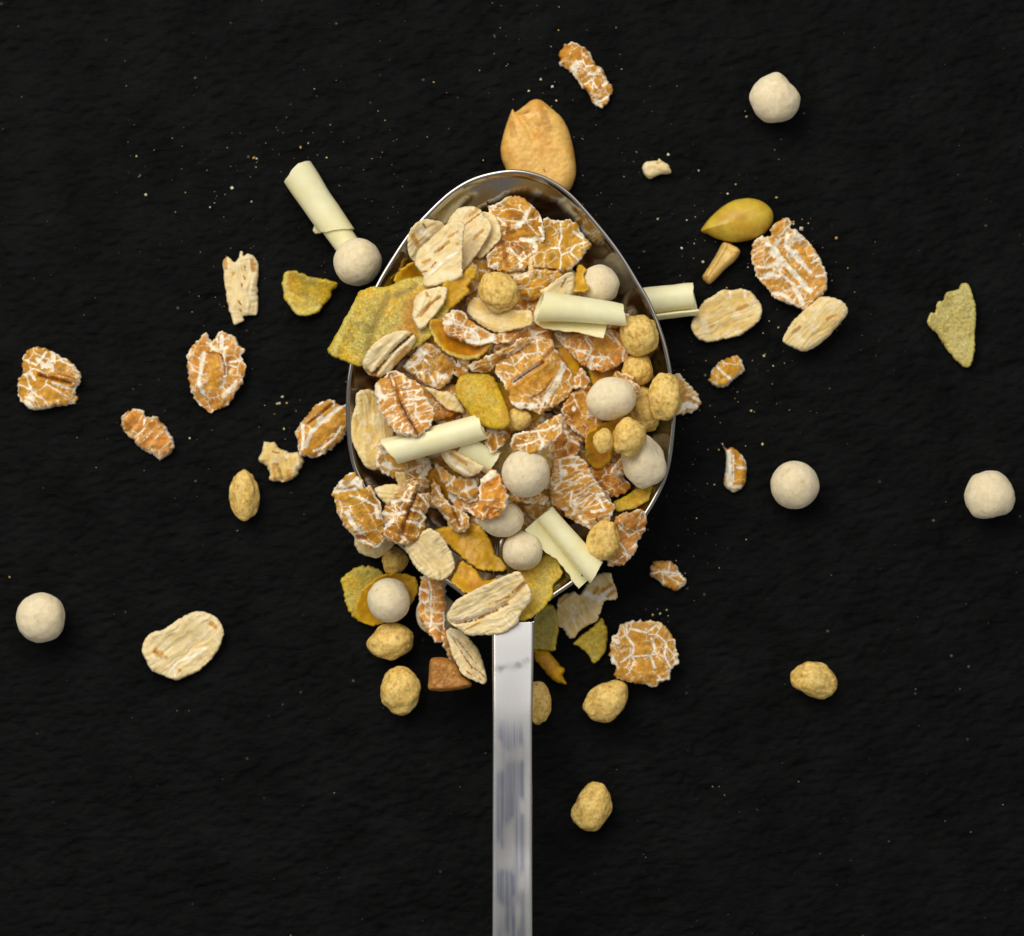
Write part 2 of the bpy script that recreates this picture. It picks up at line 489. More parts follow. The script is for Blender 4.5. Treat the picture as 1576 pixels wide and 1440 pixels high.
    for it in range(2):
        W = unproj(P, zg)
        h = hget(W[:, 0], W[:, 1])
        wc = W.mean(0)
        if o.get('flat', False): gx = gy = 0.0
        else:
            Am = np.column_stack([W - wc, np.ones(len(W))])
            g = np.linalg.lstsq(Am, h, rcond=None)[0]
            mx = o.get('maxtilt', .45)
            gx, gy = np.clip(g[:2] * o.get('tf', .8) + rtilt, -mx, mx)
        if 'tilt' in o: gx, gy = o['tilt']
        pl = (W[:, 0] - wc[0]) * gx + (W[:, 1] - wc[1]) * gy
        z = np.percentile(h - (bot + pl), o.get('q', 95)) + o.get('dz', 0)
        if z0 is not None: z = z0
        zg = z + float(np.mean(mid))
    W = unproj(P, zg)
    Zt = top + pl + z; Zb = bot + pl + z
    lowest = Zb.min()
    if lowest < 0.3: Zt += .3 - lowest; Zb += .3 - lowest
    n = len(P)
    nbm = -np.ones(n, int); free = np.where(~isb)[0]
    nbm[isb] = np.where(isb)[0]; nbm[free] = n + np.arange(len(free))
    Zt[isb] = (Zt[isb] + Zb[isb]) / 2
    V = np.vstack([np.column_stack([W, Zt]), np.column_stack([W[free], Zb[free]])])
    # photo axis points down, so flip winding to face up
    a, b, c2 = T[:, 0], T[:, 1], T[:, 2]
    cr = (W[b, 0] - W[a, 0]) * (W[c2, 1] - W[a, 1]) - (W[b, 1] - W[a, 1]) * (W[c2, 0] - W[a, 0])
    Tt = np.where((cr < 0)[:, None], T[:, ::-1], T)
    F = np.vstack([Tt, nbm[Tt[:, ::-1]]])
    C = np.vstack([col, col[free]])
    hput(W[:, 0], W[:, 1], Zt)
    LOG.append((label, float(zg), float(Zt.max())))
    return emit(o.get('name', df['name']), V, F, C, M[o.get('mat', kind)], label, o.get('cat', df['cat']), o.get('group', df['group']))

# ------------------------------------------------------------------ balls: pearls and puffs
_ico = {}
def ico(n):
    if n not in _ico:
        bm = bmesh.new(); bmesh.ops.create_icosphere(bm, subdivisions=n, radius=1)
        _ico[n] = (np.array([v.co[:] for v in bm.verts]), np.array([[v.index for v in f.verts] for f in bm.faces]))
        bm.free()
    return _ico[n]

def ball(kind, c, r, label, rot=0, rz=None, lobes=(), **o):
    _seed[0] += 97
    seed = o.get('seed', _seed[0]); rng = np.random.default_rng(seed)
    N, F = ico(o.get('sub', 5))
    rx, ry = r if isinstance(r, (tuple, list)) else (r, r)
    rz = rz or min(rx, ry) * (0.97 if kind == 'pearl' else .9)
    off = rng.uniform(0, 50, 3)
    if kind == 'pearl':
        disp = 1 + .11 * (fbm3(N * 1.4 + off, seed, 2) - .5) * o.get('lump', 1) + .045 * (fbm3(N * 4 + off, seed + 3, 2) - .5) + .012 * (fbm3(N * 13 + off, seed + 5, 2) - .5)
        for k in range(3):
            f = rng.normal(size=3); f /= np.linalg.norm(f)
            disp = disp - .9 * o.get('lump', 1) * np.clip((N @ f) - .72, 0, 1)**2
    else:
        rd = 1 - np.abs(fbm3(N * 2.6 + off, seed + 3, 2) - .5) * 2
        rd2 = 1 - np.abs(vn3(N * 2.1 + off + 9, seed + 9) - .5) * 2
        disp = 1.01 + .44 * (fbm3(N * 1.35 + off, seed, 2) - .5) - .03 * ss(.78, 1.0, rd2) + .01 * (rd - .8) + .02 * (fbm3(N * 7 + off, seed + 5, 3) - .5) + .02 * (fbm3(N * 19 + off, seed + 6, 2) - .5)
    for (la, amt, wd) in lobes:      # (photo direction deg, amount, sharpness)
        f = np.array([math.cos(math.radians(la)), math.sin(math.radians(la)), .15]); f /= np.linalg.norm(f)
        disp = disp + amt * np.exp(-(1 - N @ f) * wd)
    a = math.radians(rot)
    X = N[:, 0] * rx * disp; Y = N[:, 1] * ry * disp; Z = N[:, 2] * rz * disp
    px = c[0] + X * math.cos(a) - Y * math.sin(a); py = c[1] + X * math.sin(a) + Y * math.cos(a)
    Pp = np.column_stack([px, py])
    lowm = N[:, 2] < .1
    zg = 30.
    for it in range(3):
        W = unproj(Pp, zg)
        h = hget(W[lowm, 0], W[lowm, 1])
        zg = float(np.percentile(h - Z[lowm], o.get('q', 97))) + o.get('dz', 0)
    if 'z' in o: zg = o['z']; W = unproj(Pp, zg)
    zg = max(zg, .3 - Z.min())
    V = np.column_stack([W, Z + zg])
    cr = F[:, ::-1]          # y was mirrored
    n1 = fbm3(N * 3 + off, seed + 11, 3); n2 = fbm3(N * 9 + off, seed + 13, 3); n3 = fbm3(N * 5 + off, seed + 15, 2)
    if kind == 'pearl':
        t = o.get('tone', .3)
        col = mix((0.80, 0.705, 0.50), (0.74, 0.62, 0.385), np.clip((n1 - .45) * 2 + t - .3, 0, 1))
        col = mix(col, (0.80, 0.74, 0.60), ss(.55, .75, n2) * .6)
        col = mix(col, (0.60, 0.46, 0.22), ss(.70, .78, n3) * .5)
    else:
        col = mix((0.81, 0.585, 0.185), (0.75, 0.48, 0.10), np.clip((n1 - .4) * 2.2 + o.get('dark', 0), 0, 1))
        col = mix(col, (0.78, 0.57, 0.20), ss(.52, .72, n2) * .7)
        col = mix(col, (0.46, 0.21, 0.03), ss(.62, .76, n3) * .6)
        col = mix(col, (0.36, 0.17, 0.03), ss(.70, .78, fbm3(N * 12 + off, seed + 17, 2)) * .7)
        col = mix(col, (0.52, 0.27, 0.035), ss(.82, 1.0, rd2) * .2)
        col = mix(col, (0.50, 0.30, 0.06), ss(.1, .35, -(disp - 1) * 2) * .6)
    up = N[:, 2] > 0
    hput(V[up, 0], V[up, 1], V[up, 2])
    LOG.append((label, zg, float(V[:, 2].max())))
    nm, cat, grp = (('crisp_pearl', 'cereal pearl', 'white cereal pearls') if kind == 'pearl' else ('cereal_puff', 'cereal puff', 'tan cereal puffs'))
    return emit(nm, V, cr.copy(), col, M[kind], label, cat, grp)

# ------------------------------------------------------------------ white chocolate curls: a rolled sheet with real thickness
def curl(p0, p1, r0, r1, label, phi=(0, 560), inner=.45, flap=None, slant=(0, 0), rag=.09, tw=3.4, sag=0.0, lo=None, hi=None, squash=1.0, **o):
    """phi: spiral from..to degrees, 90 = towards the camera, 0 = right hand side when looking from p0 to p1.
    flap: [(t, length)] the outer end of the sheet running on straight.  lo/hi: [(phi fraction, t)] cut ends."""
    _seed[0] += 97
    seed = _seed[0]; rng = np.random.default_rng(seed)
    p0 = np.array(p0, float); p1 = np.array(p1, float)
    nt, npz, nf = 46, 84, 14
    t = np.linspace(0, 1, nt)
    ph = np.radians(np.linspace(phi[0], phi[1], npz))
    fr = np.linspace(0, 1, npz)
    ax = p1 - p0; Ln = np.hypot(*ax); ax /= Ln
    side = np.array([-ax[1], ax[0]])         # photo coords (y down): right hand side
    bow = rng.uniform(-2.5, 2.5)
    def rows(dr):
        G = np.zeros((nt, npz + nf, 3))
        for k in range(npz):
            f = fr[k]
            l0 = np.interp(f, *zip(*lo)) if lo else 0
            h0 = np.interp(f, *zip(*hi)) if hi else 1
            l0 += (fbm(np.array([f * 9.]), np.array([1.5]), seed, 3)[0] - .5) * rag * 2
            h0 += (fbm(np.array([f * 9.]), np.array([7.5]), seed + 5, 3)[0] - .5) * rag * 2
            l0 += slant[0] * math.cos(ph[k]); h0 += slant[1] * math.cos(ph[k])
            tt = l0 + (h0 - l0) * t
            R = (r0 + (r1 - r0) * tt) * (inner + (1 - inner) * f) * (1 + .16 * (fbm(tt * 2.2 + 3, np.full(nt, f * 3), seed + 9, 2) - .5)) + dr
            pos = p0 + np.outer(tt * Ln, ax) + np.outer(R * math.cos(ph[k]), side)
            pos = pos + np.outer(bow * 4 * tt * (1 - tt), side); G[:, k, :2] = pos; G[:, k, 2] = R * math.sin(ph[k]) * squash + sag * 4 * tt * (1 - tt)
            if k == npz - 1:
                last = (tt, R)
        tt, R = last
        fl = np.interp(t, *zip(*flap)) if flap else np.zeros(nt)
        fl = fl + .3 + np.where(fl > 1, (fbm(t * 8, t * 0 + 2, seed + 21, 3) - .5) * 9, 0)
        cph, sph = math.cos(ph[-1]), math.sin(ph[-1])
        sg = 1.0 if phi[1] > phi[0] else -1.0
        tang = (-sph * sg, cph * sg)
        fu = o.get('fcurve', 0.0)
        for m in range(nf):
            s_ = fl * (m + 1) / nf
            bendu = fu * s_ * s_ / 40.0
            du = R * cph + tang[0] * s_ + cph * bendu; dz = R * sph + tang[1] * s_ + sph * bendu
            G[:, npz + m, :2] = p0 + np.outer(tt * Ln, ax) + np.outer(du + bow * 4 * tt * (1 - tt), side)
            G[:, npz + m, 2] = dz * squash + sag * 4 * tt * (1 - tt)
        return G
    A = rows(tw / 2); Bq = rows(-tw / 2)
    if o.get('swell'):
        pass
    Np = npz + nf
    allp = np.vstack([A.reshape(-1, 3), Bq.reshape(-1, 3)])
    Z = allp[:, 2]
    zg = 30.
    lowm = Z < np.percentile(Z, 45)
    gx = gy = 0
    for it in range(3):
        W = unproj(allp[:, :2], zg)
        h = hget(W[lowm, 0], W[lowm, 1])
        wc = W.mean(0)
        if o.get('tilt') is not None: gx, gy = o['tilt']
        else:
            Am = np.column_stack([W[lowm] - wc, np.ones(lowm.sum())])
            g = np.linalg.lstsq(Am, h, rcond=None)[0]
            gx, gy = np.clip(g[:2] * .8, -.35, .35)
        pl = (W - wc) @ np.array([gx, gy])
        zg = float(np.percentile(h - (Z + pl)[lowm], o.get('q', 94)))
    zz = Z + pl + zg
    if zz.min() < .3: zz += .3 - zz.min()
    V = np.column_stack([W, zz])
    F = []
    n1 = nt * Np
    idx = np.arange(n1).reshape(nt, Np)
    a, b, c, d = idx[:-1, :-1].ravel(), idx[1:, :-1].ravel(), idx[1:, 1:].ravel(), idx[:-1, 1:].ravel()
    F.append(np.column_stack([a, b, c, d])); F.append(np.column_stack([d, c, b, a]) + n1)
    def strip(e):
        e = np.asarray(e)
        F.append(np.column_stack([e[:-1], e[1:], e[1:] + n1, e[:-1] + n1]))
    strip(idx[0, :]); strip(idx[-1, ::-1]); strip(idx[::-1, 0]); strip(idx[:, -1])
    F = np.vstack(F)
    n = fbm3(V / 30.0, seed, 3)
    colr = mix((0.94, 0.885, 0.54), (0.93, 0.83, 0.42), np.clip((n - .4) * 2, 0, 1))
    top = zz > np.median(zz)
    hput(V[top, 0], V[top, 1], zz[top])
    LOG.append((label, zg, float(zz.max())))
    ob = emit('chocolate_curl', V, F, colr, M['choc'], label, 'chocolate curl', 'white chocolate curls')
    bm = bmesh.new(); bm.from_mesh(ob.data); bmesh.ops.recalc_face_normals(bm, faces=bm.faces); bm.to_mesh(ob.data); bm.free()
    ob.data.shade_smooth(); ob.data.set_sharp_from_angle(angle=math.radians(55))
    return ob
# ================================================================== SLATE BOARD
def slate():
    def axis(lo, hi, s, far):
        a = np.arange(lo, hi + s, s)
        g = np.geomspace(6, far, 26)
        return np.concatenate([(lo - g)[::-1], a, hi + g])
    xs = axis(-840, 840, 3.0, 3200); ys = axis(-770, 770, 3.0, 3200)
    X, Y = np.meshgrid(xs, ys, indexing='ij')
    a = math.radians(14); u = X * math.cos(a) + Y * math.sin(a); v = -X * math.sin(a) + Y * math.cos(a)
    ux = u + 18 * fbm(u / 60, v / 60, 5, 2)
    z = 5.0 * (fbm(ux / 90, v / 40, 11, 4) - .5) + 7.0 * (fbm(ux / 17, v / 8, 12, 4) - .5)
    rd = 1 - np.abs(fbm(ux / 46, v / 15, 13, 3) - .5) * 2
    z += 1.2 * (rd - .85) + 3.0 * (fbm(X / 7, Y / 5, 14, 2) - .5)
    z -= np.percentile(z, 93)
    z = np.minimum(z, .2)
    n = X.shape
    idx = np.arange(X.size).reshape(n)
    F = np.column_stack([idx[:-1, :-1].ravel(), idx[1:, :-1].ravel(), idx[1:, 1:].ravel(), idx[:-1, 1:].ravel()])
    m = bpy.data.materials.new('dark_slate'); m.use_nodes = True
    nt = m.node_tree; N = nt.nodes; L = nt.links; b = N['Principled BSDF']
    tc = N.new('ShaderNodeTexCoord')
    n1 = N.new('ShaderNodeTexNoise'); n1.inputs['Scale'].default_value = 130; n1.inputs['Detail'].default_value = 8
    n1.inputs['Roughness'].default_value = .7
    L.new(tc.outputs['Object'], n1.inputs['Vector'])
    cr = N.new('ShaderNodeValToRGB')
    cr.color_ramp.elements[0].position = .3; cr.color_ramp.elements[0].color = (.0025, .0027, .0030, 1)
    cr.color_ramp.elements[1].position = .72; cr.color_ramp.elements[1].color = (.0078, .0082, .0090, 1)
    L.new(n1.outputs['Fac'], cr.inputs['Fac'])
    vo = N.new('ShaderNodeTexVoronoi'); vo.inputs['Scale'].default_value = 420; vo.inputs['Randomness'].default_value = 1
    L.new(tc.outputs['Object'], vo.inputs['Vector'])
    sp = N.new('ShaderNodeMapRange'); sp.inputs['From Min'].default_value = .035; sp.inputs['From Max'].default_value = .10
    sp.inputs['To Min'].default_value = 1; sp.inputs['To Max'].default_value = 0
    L.new(vo.outputs['Distance'], sp.inputs['Value'])
    sx = N.new('ShaderNodeSeparateColor'); L.new(vo.outputs['Color'], sx.inputs['Color'])
    gt = N.new('ShaderNodeMapRange'); gt.inputs['From Min'].default_value = .86; gt.inputs['From Max'].default_value = 1.0
    L.new(sx.outputs['Red'], gt.inputs['Value'])
    mm = N.new('ShaderNodeMath'); mm.operation = 'MULTIPLY'
    L.new(sp.outputs['Result'], mm.inputs[0]); L.new(gt.outputs['Result'], mm.inputs[1])
    mx = N.new('ShaderNodeMix'); mx.data_type = 'RGBA'; mx.inputs['B'].default_value = (.11, .108, .10, 1)
    L.new(mm.outputs[0], mx.inputs['Factor']); L.new(cr.outputs['Color'], mx.inputs['A'])
    L.new(mx.outputs['Result'], b.inputs['Base Color'])
    mp = N.new('ShaderNodeMapping'); mp.inputs['Rotation'].default_value = (0, 0, math.radians(-14)); mp.inputs['Scale'].default_value = (.6, 1.5, 1)
    L.new(tc.outputs['Object'], mp.inputs['Vector'])
    n2 = N.new('ShaderNodeTexNoise'); n2.inputs['Scale'].default_value = 900; n2.inputs['Detail'].default_value = 6
    n2.inputs['Roughness'].default_value = .65
    L.new(mp.outputs['Vector'], n2.inputs['Vector'])
    bp = N.new('ShaderNodeBump'); bp.inputs['Strength'].default_value = .8; bp.inputs['Distance'].default_value = .0005
    L.new(n2.outputs['Fac'], bp.inputs['Height']); L.new(bp.outputs['Normal'], b.inputs['Normal'])
    b.inputs['Roughness'].default_value = .58
    b.inputs['Specular IOR Level'].default_value = .035
    emit('slate_board', np.column_stack([X.ravel(), Y.ravel(), z.ravel()]), F, None, m, kind='structure', origin=np.zeros(3),
         label='dark grey textured slate board under the muesli', cat=None)
slate()

# ================================================================== LYING ON THE SLATE
flake('wheat', 'L1', '525 220 580 145 650 130 720 160 770 210 820 290 890 360 930 450 960 480 950 560 920 620 880 660 830 650 790 590 750 530 690 470 640 400 590 350 530 310 545 270',
      'slim wheat flake lying alone at the top edge, above the peanut', flat=True, q=100, ang=40, cell=(11, 15), crack=1.3, bend=-.25, patch=.02, tan=1.0, dark=-.4,
      strokes=[('w', 2.5, '690 290 720 290 745 330 800 320'), ('w', 3, '760 390 830 390 860 350'), ('w', 3, '880 480 930 450'), ('w', 3.5, '810 620 870 600 940 560'), ('w', 2, '740 470 790 430 830 500')])
flake('nut', 'L1', '150 668 176 694 250 640 300 602 345 590 395 605 470 665 550 740 600 830 630 930 655 1050 665 1180 650 1250 610 1330 500 1400 300 1400 150 1290 95 1150 65 1080 55 990 75 880 110 770',
      'large golden peanut half tucked under the tip of the spoon', flat=True, q=100, plump=36, shoulder=24, rgb=(.80, .48, .125), jag=.2, gdepth=4, warp=.05, bend=0, curl=0, twist=0, name='peanut_half', cat='peanut',
      strokes=[('g', 6, '165 680 220 760 270 830 320 930'), ('o', 7, '150 800 160 900'), ('o', 9, '400 720 440 840'), ('o', 4, '200 720 290 690'), ('b', 1.6, '240 715 290 705'), ('b', 1.0, '405 1170 415 1195')])
flake('oat', 'L1', '1200 1170 1215 1110 1270 1090 1320 1090 1330 1065 1355 1085 1410 1120 1435 1170 1420 1195 1350 1200 1260 1235 1220 1210',
      'tiny white crumb of flake with one orange speck, right of the peanut', pale=.55, flat=True, q=100, plump=16, shoulder=11, tan=.15, spots=0, strokes=[('o', 3, '1325 1110'), ('o', 3, '1335 1105')])
ball('pearl', (1194, 151), 38.5, 'white cereal pearl with a pointed left side, alone in the top right corner area', lobes=[(182, .06, 30), (270, .03, 20)], lump=1.2)
flake('nut', 'L2', '205 345 280 240 380 150 480 95 600 78 700 100 770 150 800 210 795 280 740 360 660 410 560 435 450 440 330 410 260 375',
      'smooth bright yellow teardrop-shaped seed right of the spoon tip', flat=True, q=100, plump=40, shoulder=30, rgb=(.62, .43, .045), rough=.4, jag=.2, name='yellow_seed', cat='seed', warp=.05, bend=0, curl=0)
flake('nut', 'L2', '220 720 250 670 320 560 380 450 420 440 500 480 530 520 490 590 420 650 340 730 280 785 235 760',
      'short golden nut sliver just below the yellow seed', flat=True, q=100, plump=24, shoulder=10, rgb=(.78, .51, .155), jag=.4, name='nut_sliver', cat='nut', gdepth=4, strokes=[('r', 3, '250 720 330 600 400 480')])
flake('wheat', 'L2', '615 550 640 450 690 390 770 385 790 310 850 270 900 240 940 280 945 320 1000 350 1080 430 1140 500 1190 570 1220 650 1245 740 1225 860 1180 900 1060 990 960 960 880 930 790 880 730 800 670 740 640 640',
      'large wheat flake with broad white stripes, right of the spoon beside the yellow seed', flat=True, q=100, ang=55, cell=(10, 22), crack=1.6, patch=.05, tan=1.0, dark=-.4,
      strokes=[('w', 7, '800 490 860 580 960 680 1060 800 1110 850'), ('w', 6, '900 470 970 540 1060 640 1100 680'), ('w', 6, '830 600 860 680 960 780 1010 880 1040 950'), ('w', 4, '910 370 900 460'), ('w', 4, '740 450 830 500'),
               ('w', 4, '680 650 780 640 830 610'), ('w', 4, '690 740 790 700 850 720'), ('w', 5, '800 860 880 870 960 930'), ('t', 6, '980 460 1050 540 1100 640'), ('t', 2.5, '860 520 960 640 1080 760'), ('t', 2.2, '870 680 960 760'), ('w', 3, '1110 610 1180 570'), ('w', 3, '1150 720 1230 710'), ('t', 4, '850 800'), ('t', 4, '1110 880 1200 780')])
flake('oat', 'L2', '120 1120 160 1030 230 930 300 880 380 830 460 830 540 820 620 850 680 920 710 990 690 1080 620 1140 540 1200 420 1230 260 1260 180 1230 140 1180',
      'broad oval oat flake right of the spoon, left of the slimmer oat', flat=True, q=100, ang=-25, tan=.8, spots=0, relief=1.1, strokes=[('o', 4, '500 1000 580 960'), ('w', 2.5, '440 840 450 890'), ('w', 2.5, '565 840 570 890')])
flake('oat', 'L2', '875 1240 910 1170 960 1090 1030 1020 1100 960 1180 895 1260 885 1340 910 1390 950 1415 1000 1390 1060 1330 1130 1250 1220 1150 1300 1060 1335 990 1320 900 1275',
      'slim oat flake touching the lower tip of the white-striped wheat flake', flat=True, q=100, ang=-42, tan=.8, spots=0, bend=-.2, relief=1.1, strokes=[('o', 4, '1240 1070 1310 1040'), ('o', 4, '960 1180 1010 1140')])
curl((984, 468), (1072, 457), 28, 27, 'white chocolate curl sticking out from under the right spoon rim', phi=(-60, 400), inner=.5, hi=[(0, .9), (.6, .97), (1, 1.0)], rag=.03, q=100, tilt=(0, 0), squash=.85)
curl((456, 263), (535, 379), 27, 24, 'white chocolate curl with a thorn-like flap, left above the spoon', phi=(-760, -55), inner=.66, lo=[(0, .06), (.5, .05), (.62, .02), (.72, -.04), (.82, .0), (1, .05)], hi=[(0, 1.0), (.44, 1.0), (.50, .70), (.567, .70), (.69, .79), (.82, .88), (1, .72)], rag=.03, q=100, tilt=(0, 0), squash=.9,
     flap=[(0, 0), (.70, 0), (.80, 5), (.88, 17), (.96, 17), (1, 6)])
ball('pearl', (550.5, 403), 37, 'smooth white cereal pearl touching the left side of the spoon and a chocolate curl', lump=.5, tone=.5)
flake('oat', 'L3', '112 850 150 815 200 860 235 830 247 780 265 780 275 815 310 795 370 830 388 900 380 1050 378 1250 280 1270 270 1310 205 1340 175 1270 150 1180 130 1050 118 930',
      'narrow white oat flake with a frayed top, left of the spoon', pale=.55, flat=True, q=100, ang=90, tan=.25, spots=0, bend=-.18, relief=1.1,
      strokes=[('o', 5, '130 830 140 900'), ('o', 5, '340 850 350 920'), ('b', 1.6, '285 895 290 925'), ('b', 1.6, '275 970 285 990'), ('b', 1.9, '260 1030 265 1050'), ('b', 2.0, '240 1165 255 1185'), ('b', 2.2, '245 1225 255 1240'), ('o', 3, '200 940 195 960')])
flake('fruit', 'L3', '600 925 680 930 780 970 900 990 990 1020 985 1050 945 1080 940 1130 880 1200 820 1260 700 1270 640 1220 590 1150 565 1060 575 970',
      'small yellow-green fruit chip left of the spoon, below the chocolate curl', flat=True, q=100, hue=.46, bend=.3, stain=.5, frost=.15, strokes=[('y', 5, '600 950 590 1060 640 1200 720 1255 860 1200')])
flake('wheat', 'L4', '75 390 100 330 95 260 120 200 170 178 250 190 290 205 360 245 410 270 450 330 462 380 435 440 435 500 410 530 300 550 180 570 130 550 80 490',
      'roundish wheat flake with a split crease, at the far left edge', flat=True, q=100, ang=15, cell=(14, 13), crack=1.5, patch=.03, tan=.9, dark=-.25,
      strokes=[('c', 2.2, '210 355 260 370 330 385 400 400'), ('b', 1.6, '230 345 330 345 440 380'), ('w', 3.5, '290 400 360 425 410 435'), ('w', 4, '150 340 180 380'), ('w', 5, '120 510 160 545'), ('w', 2.5, '130 260 190 290 250 210'), ('w', 2, '270 300 260 265 340 260 400 290')])
flake('wheat', 'L4', '1125 220 1180 140 1240 90 1278 150 1305 95 1350 80 1410 110 1440 160 1485 190 1480 220 1465 240 1490 300 1475 390 1450 430 1410 490 1370 540 1310 560 1272 590 1220 560 1170 500 1145 440 1130 360 1120 290',
      'oval wheat flake with a white U-shaped band and notched top, left of the spoon', flat=True, q=100, ang=0, cell=(13, 12), crack=1.6, patch=.02, tan=.9, dark=-.3,
      strokes=[('w', 5, '1230 220 1215 300 1200 400 1230 470'), ('w', 4.5, '1355 210 1355 290 1365 360'), ('w', 5, '1350 480 1400 430 1430 390'), ('w', 5, '1340 110 1340 170'), ('t', 13, '1300 260 1290 340 1290 420'), ('c', 1.5, '1340 230 1360 300 1360 350'), ('b', 2, '1250 210 1330 220'), ('w', 4, '1250 150 1310 200 1370 180'), ('w', 3, '1390 270 1460 260')])
flake('wheat', 'L4', '718 620 750 570 800 560 850 575 875 610 920 605 970 650 1010 710 1045 770 1040 820 1000 860 950 885 920 850 870 830 800 770 740 710 715 670',
      'small plain orange-brown wheat flake at left, beside a white-banded flake', flat=True, q=100, ang=40, cell=(9, 30), crack=.7, patch=-.1, tan=1.0, dark=-.35, plump=17, shoulder=14, relief=1.6,
      strokes=[('w', 2, '870 610 860 660'), ('w', 1.3, '800 740 870 680'), ('w', 1.3, '850 770 910 700'), ('w', 1.3, '930 750 980 700'), ('w', 2.5, '800 565')])
flake('oat', 'L5', '460 740 500 660 510 590 520 535 570 550 630 545 660 590 720 630 800 660 880 650 930 700 940 770 900 850 890 890 800 950 700 970 580 950 580 890 555 810',
      'ragged pale scrap of flake touching a wheat flake, left of the spoon', flat=True, q=100, ang=80, tan=.35, spots=0, jag=1.6, plump=16, shoulder=10,
      strokes=[('b', 1.6, '620 650 690 665'), ('o', 3, '760 740'), ('o', 4, '630 780 640 930'), ('g', 2.5, '670 790 700 880 720 950'), ('b', 1.0, '680 800 720 940'), ('o', 5, '780 860 800 930')])
ball('puff', (374, 760.5), (23.5, 37.5), 'upright oval cereal puff alone at left, below the ragged pale scrap', lobes=[])
flake('wheat', 'L5', '850 440 890 370 960 270 1040 190 1120 130 1240 100 1300 150 1400 170 1450 300 1400 430 1330 540 1230 630 1100 700 1000 710 920 705 880 620 870 520',
      'shiny wheat flake with a long groove, half under the left spoon rim', flat=True, q=100, ang=-50, cell=(30, 26), crack=.8, patch=.02, bend=-.22, dark=-.1,
      strokes=[('w', 4.5, '930 380 940 480 930 620'), ('w', 5, '960 600 1030 430 1150 320 1260 230 1330 180'), ('w', 3, '1050 640 1150 600 1270 500 1340 380'), ('g', 2.5, '980 360 1100 270 1240 150'), ('b', 1.3, '980 350 1120 260 1250 150'), ('o', 5, '940 330 1060 220 1200 130'), ('t', 12, '1080 540 1200 420 1290 320'), ('t', 3, '900 480 905 560')])
ball('pearl', (64, 950.4), 38.5, 'white cereal pearl at the far left edge', lump=.8)
flake('oat', 'L6', '940 540 955 480 1000 425 1090 395 1190 330 1270 285 1340 272 1430 295 1485 345 1508 410 1490 500 1440 580 1340 680 1210 740 1160 745 1050 700 1000 670 970 610',
      'pale oat flake with a brown spot, lower left beside a white pearl', pale=.55, flat=True, q=100, ang=-38, tan=.55, spots=0, relief=1.25,
      strokes=[('o', 7, '1040 545 1070 570'), ('b', 2, '1030 550 1050 560'), ('o', 4, '1110 590'), ('o', 5, '1420 355 1450 380'), ('w', 3, '1120 700 1180 620 1300 580 1380 530'), ('w', 2.5, '1160 660 1170 720'), ('o', 4, '1200 680')])
flake('wheat', 'L8', '418 170 460 80 500 50 590 28 620 70 620 120 560 180 500 215 440 195',
      'small four-sided wheat crumb right of the spoon, above the sliver with a stalk', flat=True, q=100, ang=30, cell=(14, 14), crack=.8, plump=18, shoulder=10, dark=-.1, patch=-.1,
      strokes=[('w', 3, '465 90 490 120 540 160'), ('w', 4, '430 180 460 195'), ('w', 2.2, '500 50 505 90'), ('w', 3, '590 150 610 120')])
flake('wheat', 'L8', '488 536 500 540 526 572 550 560 600 590 635 640 640 700 635 770 610 800 570 825 520 800 508 770 518 680 518 590',
      'narrow half white, half orange flake sliver with a thin stalk, right of the spoon', flat=True, q=100, ang=0, cell=(22, 16), crack=1.0, patch=-.1, plump=15, shoulder=9, jag=.9,
      strokes=[('w', 8, '530 600 535 700 540 790'), ('w', 5, '560 790 600 790'), ('w', 3, '580 680 635 680'), ('w', 2, '560 610 560 760'), ('b', 1.4, '490 540 520 570 560 570')])
ball('pearl', (1223, 746.6), 37.2, 'smooth round white pearl right of the spoon with a faint yellow dot', lump=.5)
flake('wheat', 'L8', '75 1300 95 1230 200 1225 250 1280 285 1340 250 1390 210 1395 140 1350',
      'small orange wheat crumb below right of the spoon bowl', flat=True, q=100, ang=25, cell=(24, 18), crack=.8, plump=15, shoulder=9, patch=-.1, dark=-.3, tan=1.,
      strokes=[('w', 2.5, '80 1300 130 1285 200 1290 260 1300'), ('w', 2.5, '190 1235 185 1280'), ('w', 3, '230 1280 270 1330')])
flake('wheat', 'L8', '150 200 230 130 270 160 350 240 360 270 378 295 330 355 230 370 150 330',
      'wheat flake with a white lower edge peeking out from under the right spoon rim', flat=True, q=100, ang=40, cell=(12, 14), patch=0, dark=-.2, jag=2.4,
      strokes=[('w', 8, '240 350 290 310 340 320'), ('w', 4, '330 270 365 290'), ('t', 4, '335 297')])
flake('fruit', 'M2', '95 270 115 220 140 220 150 160 190 150 200 110 270 90 275 70 315 55 345 110 365 200 360 400 350 480 320 525 270 500 210 430 160 345 120 310',
      'pale green sugary fruit chip with a scalloped edge, at the far right', flat=True, q=100, hue=.08, pale=.6, frost=.8, stain=.4, bend=.2, relief=1.8, strokes=[('y', 4, '335 90 355 200 352 400 320 510')])
ball('pearl', (1523.6, 761.7), 38.5, 'blocky lumpy white pearl at the far right edge', lump=1.6, lobes=[(130, .08, 10), (320, .08, 10), (50, .07, 10), (230, .06, 10)], tone=.1)
ball('puff', (1252.5, 1045), (36, 27), 'cereal puff lying alone at lower right', rot=25)
ball('puff', (910, 1243), (27, 37), 'cereal puff lowest in the picture, right of the spoon handle', rot=14)
ball('puff', (931, 1078), (36.5, 27.5), 'cereal puff just below the round white-veined wheat flake', rot=-36)
